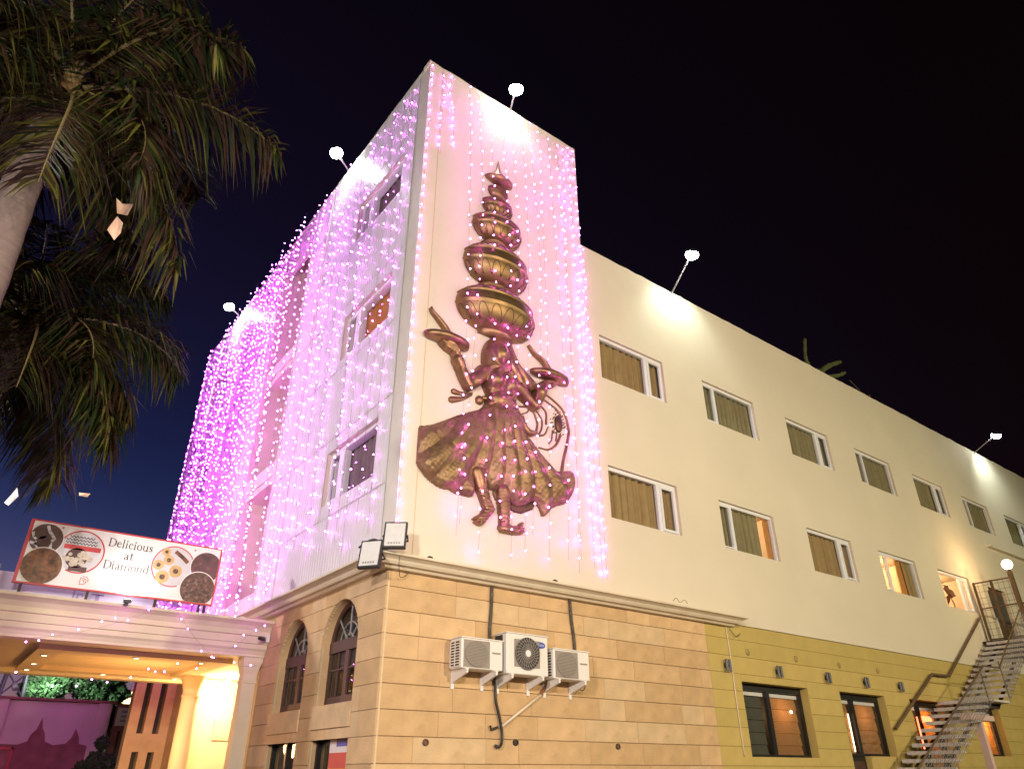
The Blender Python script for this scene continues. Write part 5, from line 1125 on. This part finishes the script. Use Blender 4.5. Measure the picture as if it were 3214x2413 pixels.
kite([(-4.97,-1.76,4.02),(-4.94,-1.76,3.94),(-4.99,-1.75,3.84),(-5.03,-1.75,3.86),(-5.0,-1.74,3.94)], 'small white paper scrap hanging in low palm fronds', 'kite_white')
kite([(-4.46,-1.77,4.08),(-4.36,-1.77,4.09),(-4.38,-1.77,4.05),(-4.45,-1.77,4.05)], 'tiny pale paper scrap at the tip of the lowest palm frond', 'kite_paper')

# ------------------------------------------------------------------ beyond the porch: wall, trees, pylon
BW = thing('boundary_wall', (-4, 20, 0), 'mauve lit plaster boundary wall with painted temple mural', 'wall')
m = MB(); m.box(-14, 20, 0, .2, 20.2, 3.78); m.build('panel', 'mauve_wall', BW)
for x in (-3.05, -.05, -6.4): 
    m = MB(); m.box(x-.2, 19.93, 0, x+.2, 20.27, 3.80); m.build('pier', 'mauve_wall', BW)
m = MB(); m.box(-14, 19.9, 3.80, .3, 20.3, 3.88); m.build('coping', 'mural', BW)
m = MB(); sil = [(-14,0),(-.3,0),(-.3,2.5),(-.55,2.55),(-.6,2.75),(-.75,3.0),(-.82,2.72),(-.95,2.55),(-1.3,2.5),(-1.55,2.6),(-1.62,2.85),(-1.72,3.0),(-1.80,3.3),(-1.88,2.95),(-2.0,2.8),(-2.05,2.6),(-2.3,2.5),(-2.9,2.52),(-3.6,2.5),(-4.2,2.6),(-5,2.5),(-14,2.4)]
m.poly([(x, 19.992, z) for x, z in sil], (0, .006, 0), 'Y'); fixn(m.build('mural', 'mural', BW))
m = MB()
for q in ((-3.2,1.2,-2.42,1.26),(-3.2,2.36,-2.36,2.42),(-2.42,1.2,-2.36,2.42)): m.box(q[0], 19.97, q[1], q[2], 19.99, q[3])
m.build('mural_frame', 'sign_red', BW)
NB = thing('notice_board', (.6, 19.5, 0), 'small pale notice board on a post at the wall end', 'sign'); m = MB(); m.box(.30, 19.5, 3.1, 1.05, 19.54, 3.66); nb_ = m.build('board', 'poster_white', NB); m = MB(); m.box(.45, 19.52, 0, .52, 19.58, 2.95); m.build('post', 'dark_steel', NB)
for k in range(3): m = MB(); m.box(.42, 19.493, 3.50-.14*k, .95, 19.499, 3.56-.14*k); m.build('print_line', 'banner_ink', NB)
m = MB(); m.box(.35, 20.0, 0, 4, 20.2, 3.82); tag(m.build('far_wall', 'mural'), 'dark far wall past the notice board', 'wall')
RS = thing('red_shop_sign', (4.3, 40, 0), 'glowing red and yellow shop sign far behind the boundary wall', 'sign')
m = MB(); m.box(4.2, 40, 0, 4.35, 40.1, 5.1); m.build('post', 'dark_steel', RS); m = MB(); m.box(3.9, 39.9, 5.62, 4.8, 40.1, 6.05); m.build('red_box', 'red_sign', RS); m = MB(); m.box(3.8, 39.9, 5.1, 4.75, 40.1, 5.62); m.build('yellow_box', 'yellow_sign', RS)
for k in range(3): m = MB(); m.box(4.0+k*.27, 39.88, 5.70, 4.13+k*.27, 39.9, 5.97); m.build('sign_mark', 'yellow_sign', RS)
def leafy(name, c, rx, rz, n, ls, mt, label, cat, trunk_h, seed, group=None):
    T = thing(name, (c[0], c[1], 0), label, cat, group); q = np.random.default_rng(seed)
    m = MB(); m.tube([(c[0],c[1],0),(c[0]+.1,c[1],trunk_h*.6),(c[0],c[1],c[2])], [.16,.13,.05], 8)
    for k in range(6):
        a = q.uniform(0, 6.28); m.tube([(c[0],c[1],trunk_h*.7),(c[0]+rx*.6*math.cos(a), c[1]+rx*.6*math.sin(a), c[2]+rz*q.uniform(-.2, .6))], [.07,.02], 5)
    m.build('trunk', 'bark', T)
    vs = []; fs = []; cl = [(q.normal(0, .45, 3)*(rx, rx, rz)+c, q.uniform(.35, .7)*min(rx, rz)) for _ in range(16)]
    for i in range(n):
        cc, cr = cl[q.integers(len(cl))]; v = q.normal(0, 1, 3); v /= np.linalg.norm(v); p = cc+v*cr*q.uniform(.6, 1.0)
        a = q.normal(0, 1, 3); a /= np.linalg.norm(a); b = np.cross(a, v+1e-3); b /= np.linalg.norm(b)+1e-9; s = ls*q.uniform(.6, 1.3); o = len(vs)
        vs += [p-a*s, p+b*s*.45, p+a*s, p-b*s*.45]; fs.append((o, o+1, o+2, o+3))
    m = MB(); m.add(vs, fs); m.build('crown', mt, T); return T
leafy('garden_tree', np.array([-1.15, 25, 4.5]), .75, .9, 4200, .10, 'tree_leaf', 'green lit leafy tree nearest the white pylon behind the wall', 'tree', 3.5, 1)
leafy('garden_tree', np.array([.30, 25.5, 4.5]), .70, .85, 4000, .10, 'tree_leaf', 'rounded green lit tree in the middle behind the boundary wall', 'tree', 3.5, 2)
leafy('garden_tree', np.array([1.35, 26.5, 4.5]), .5, .9, 2600, .10, 'tree_leaf', 'dim green tree beside the red shop sign', 'tree', 3.6, 3)
leafy('shrub', np.array([-.95, 13.6, 1.65]), .42, .78, 12000, .07, 'hedge', 'dark rounded shrub in front of the boundary wall', 'shrub', .8, 4)
PY = thing('lattice_pylon', (-2.6, 24, 0), 'white lattice pylon carrying a flood lamp behind the wall', 'pylon')
for a, b in (((-3.2,24,0),(-2.75,24,7)),((-2.0,24,0),(-2.35,24,7)),((-3.2,24.8,0),(-2.75,24.5,7)),((-2.0,24.8,0),(-2.35,24.5,7))):
    m = MB(); m.tube([a, b], .06, 6); m.build('leg', 'pylon', PY)
for k in range(7):
    z0_ = 1+k*.8; wl = lambda z: -3.2+.45*z/7; wr = lambda z: -2.0-.35*z/7
    m = MB(); m.tube([(wl(z0_),24,z0_),(wr(z0_+.8),24,z0_+.8)], .03, 5); m.tube([(wr(z0_),24,z0_),(wl(z0_+.8),24,z0_+.8)], .03, 5); m.build('brace', 'pylon', PY)
m = MB(); m.lathe([(0,-.1),(.14,-.08),(.16,.06),(0,.1)], (-2.55, 23.7, 4.5), 14, rot=Matrix.Rotation(R(60), 3, 'Y')); m.build('lamp_head', 'flood_glass', PY)
lamp('pylon_beam', 'SPOT', (-2.0, 22.2, 5.0), 1300, (.80, 1.0, .85), PY, .15, (.6, 26, 4.5), 90, .7)

# ------------------------------------------------------------------ street lamps of the forecourt (behind the camera), with an added boundary wall lamp last
def street_lamp(loc, target, power, col, ang, label):
    T = thing('street_lamp', (*loc[:2], 0), label, 'street lamp'); x, y, z = loc
    d_ = (Vector(target)-Vector(loc)); d_.z = 0; d_.normalize(); b = Vector((x, y, 0))-d_*.9
    m = MB(); m.tube([b, b+Vector((0,0,z*.5)), b+Vector((0,0,z)), b+Vector((0,0,z+.35))+d_*.35, Vector((x,y,z+.4))], [.09,.075,.06,.045,.04], 10); m.build('pole', 'steel_grey', T, True)
    s = Vector((-d_.y, d_.x, 0)); c = Vector((x, y, z+.36)); m = MB()
    m.add([c-d_*.1-s*.1, c-d_*.1+s*.1, c+d_*.55+s*.14, c+d_*.55-s*.14, c-d_*.05-s*.06+Vector((0,0,.1)), c-d_*.05+s*.06+Vector((0,0,.1)), c+d_*.5+s*.1+Vector((0,0,.12)), c+d_*.5-s*.1+Vector((0,0,.12))], [(0,1,2,3),(4,7,6,5),(0,4,5,1),(1,5,6,2),(2,6,7,3),(3,7,4,0)]); m.build('lamp_head', 'dark_steel', T)
    m = MB(); m.add([c-s*.08-Vector((0,0,.01)), c+s*.08-Vector((0,0,.01)), c+d_*.5+s*.11-Vector((0,0,.01)), c+d_*.5-s*.11-Vector((0,0,.01))], [(0,1,2,3)]); m.build('lens', 'street_lens', T)
    lamp('street_beam', 'SPOT', c+d_*.25+Vector((0,0,-.12)), power, col, T, .25, target, ang, .6 if ang < 150 else .2)
street_lamp((4.0, -19.0, 7.0), (6.0, 0, 5.0), 9500, (1.0, .80, .54), 120, 'forecourt street lamp facing the tower and stone wall')
street_lamp((20.0, -18.0, 7.5), (17.0, 0, 5.0), 5000, (.97, .92, .60), 120, 'forecourt street lamp facing the wing windows')
street_lamp((-8.0, -17.5, 6.5), (-.5, 0, 7.0), 6500, (1.0, .88, .78), 90, 'forecourt street lamp facing the building corner')
street_lamp((-7.2, -8.0, 4.4), (-.3, 4.5, 8.0), 3500, (1.0, .88, .84), 110, 'low forecourt lantern facing the porch and ribbed side wall')
JB = thing('junction_box', (4.46, .3, 14.2), 'small white junction box on the tower edge above the wing roof', 'box')
m = MB(); m.box(4.42, .15, 14.05, 4.53, .45, 14.4); m.build('box', 'white_paint', JB); m = MB(); m.tube([(4.47, .3, 14.05), (4.47, .3, 13.0)], .015, 6); m.build('conduit', 'white_paint', JB)
street_lamp((-12.0, 8.5, 9.0), (0, -.8, 7.5), 4600, (1.0, .92, .89), 108, 'side lane street lamp facing the ribbed wall and boundary wall')
street_lamp((-8.5, 14.0, 4.6), (-1.5, 20.0, 2.6), 420, (1.0, .78, .62), 120, 'added unseen lamp brightening the mauve boundary wall')  # lamp added out of view to bring warm light onto the boundary wall
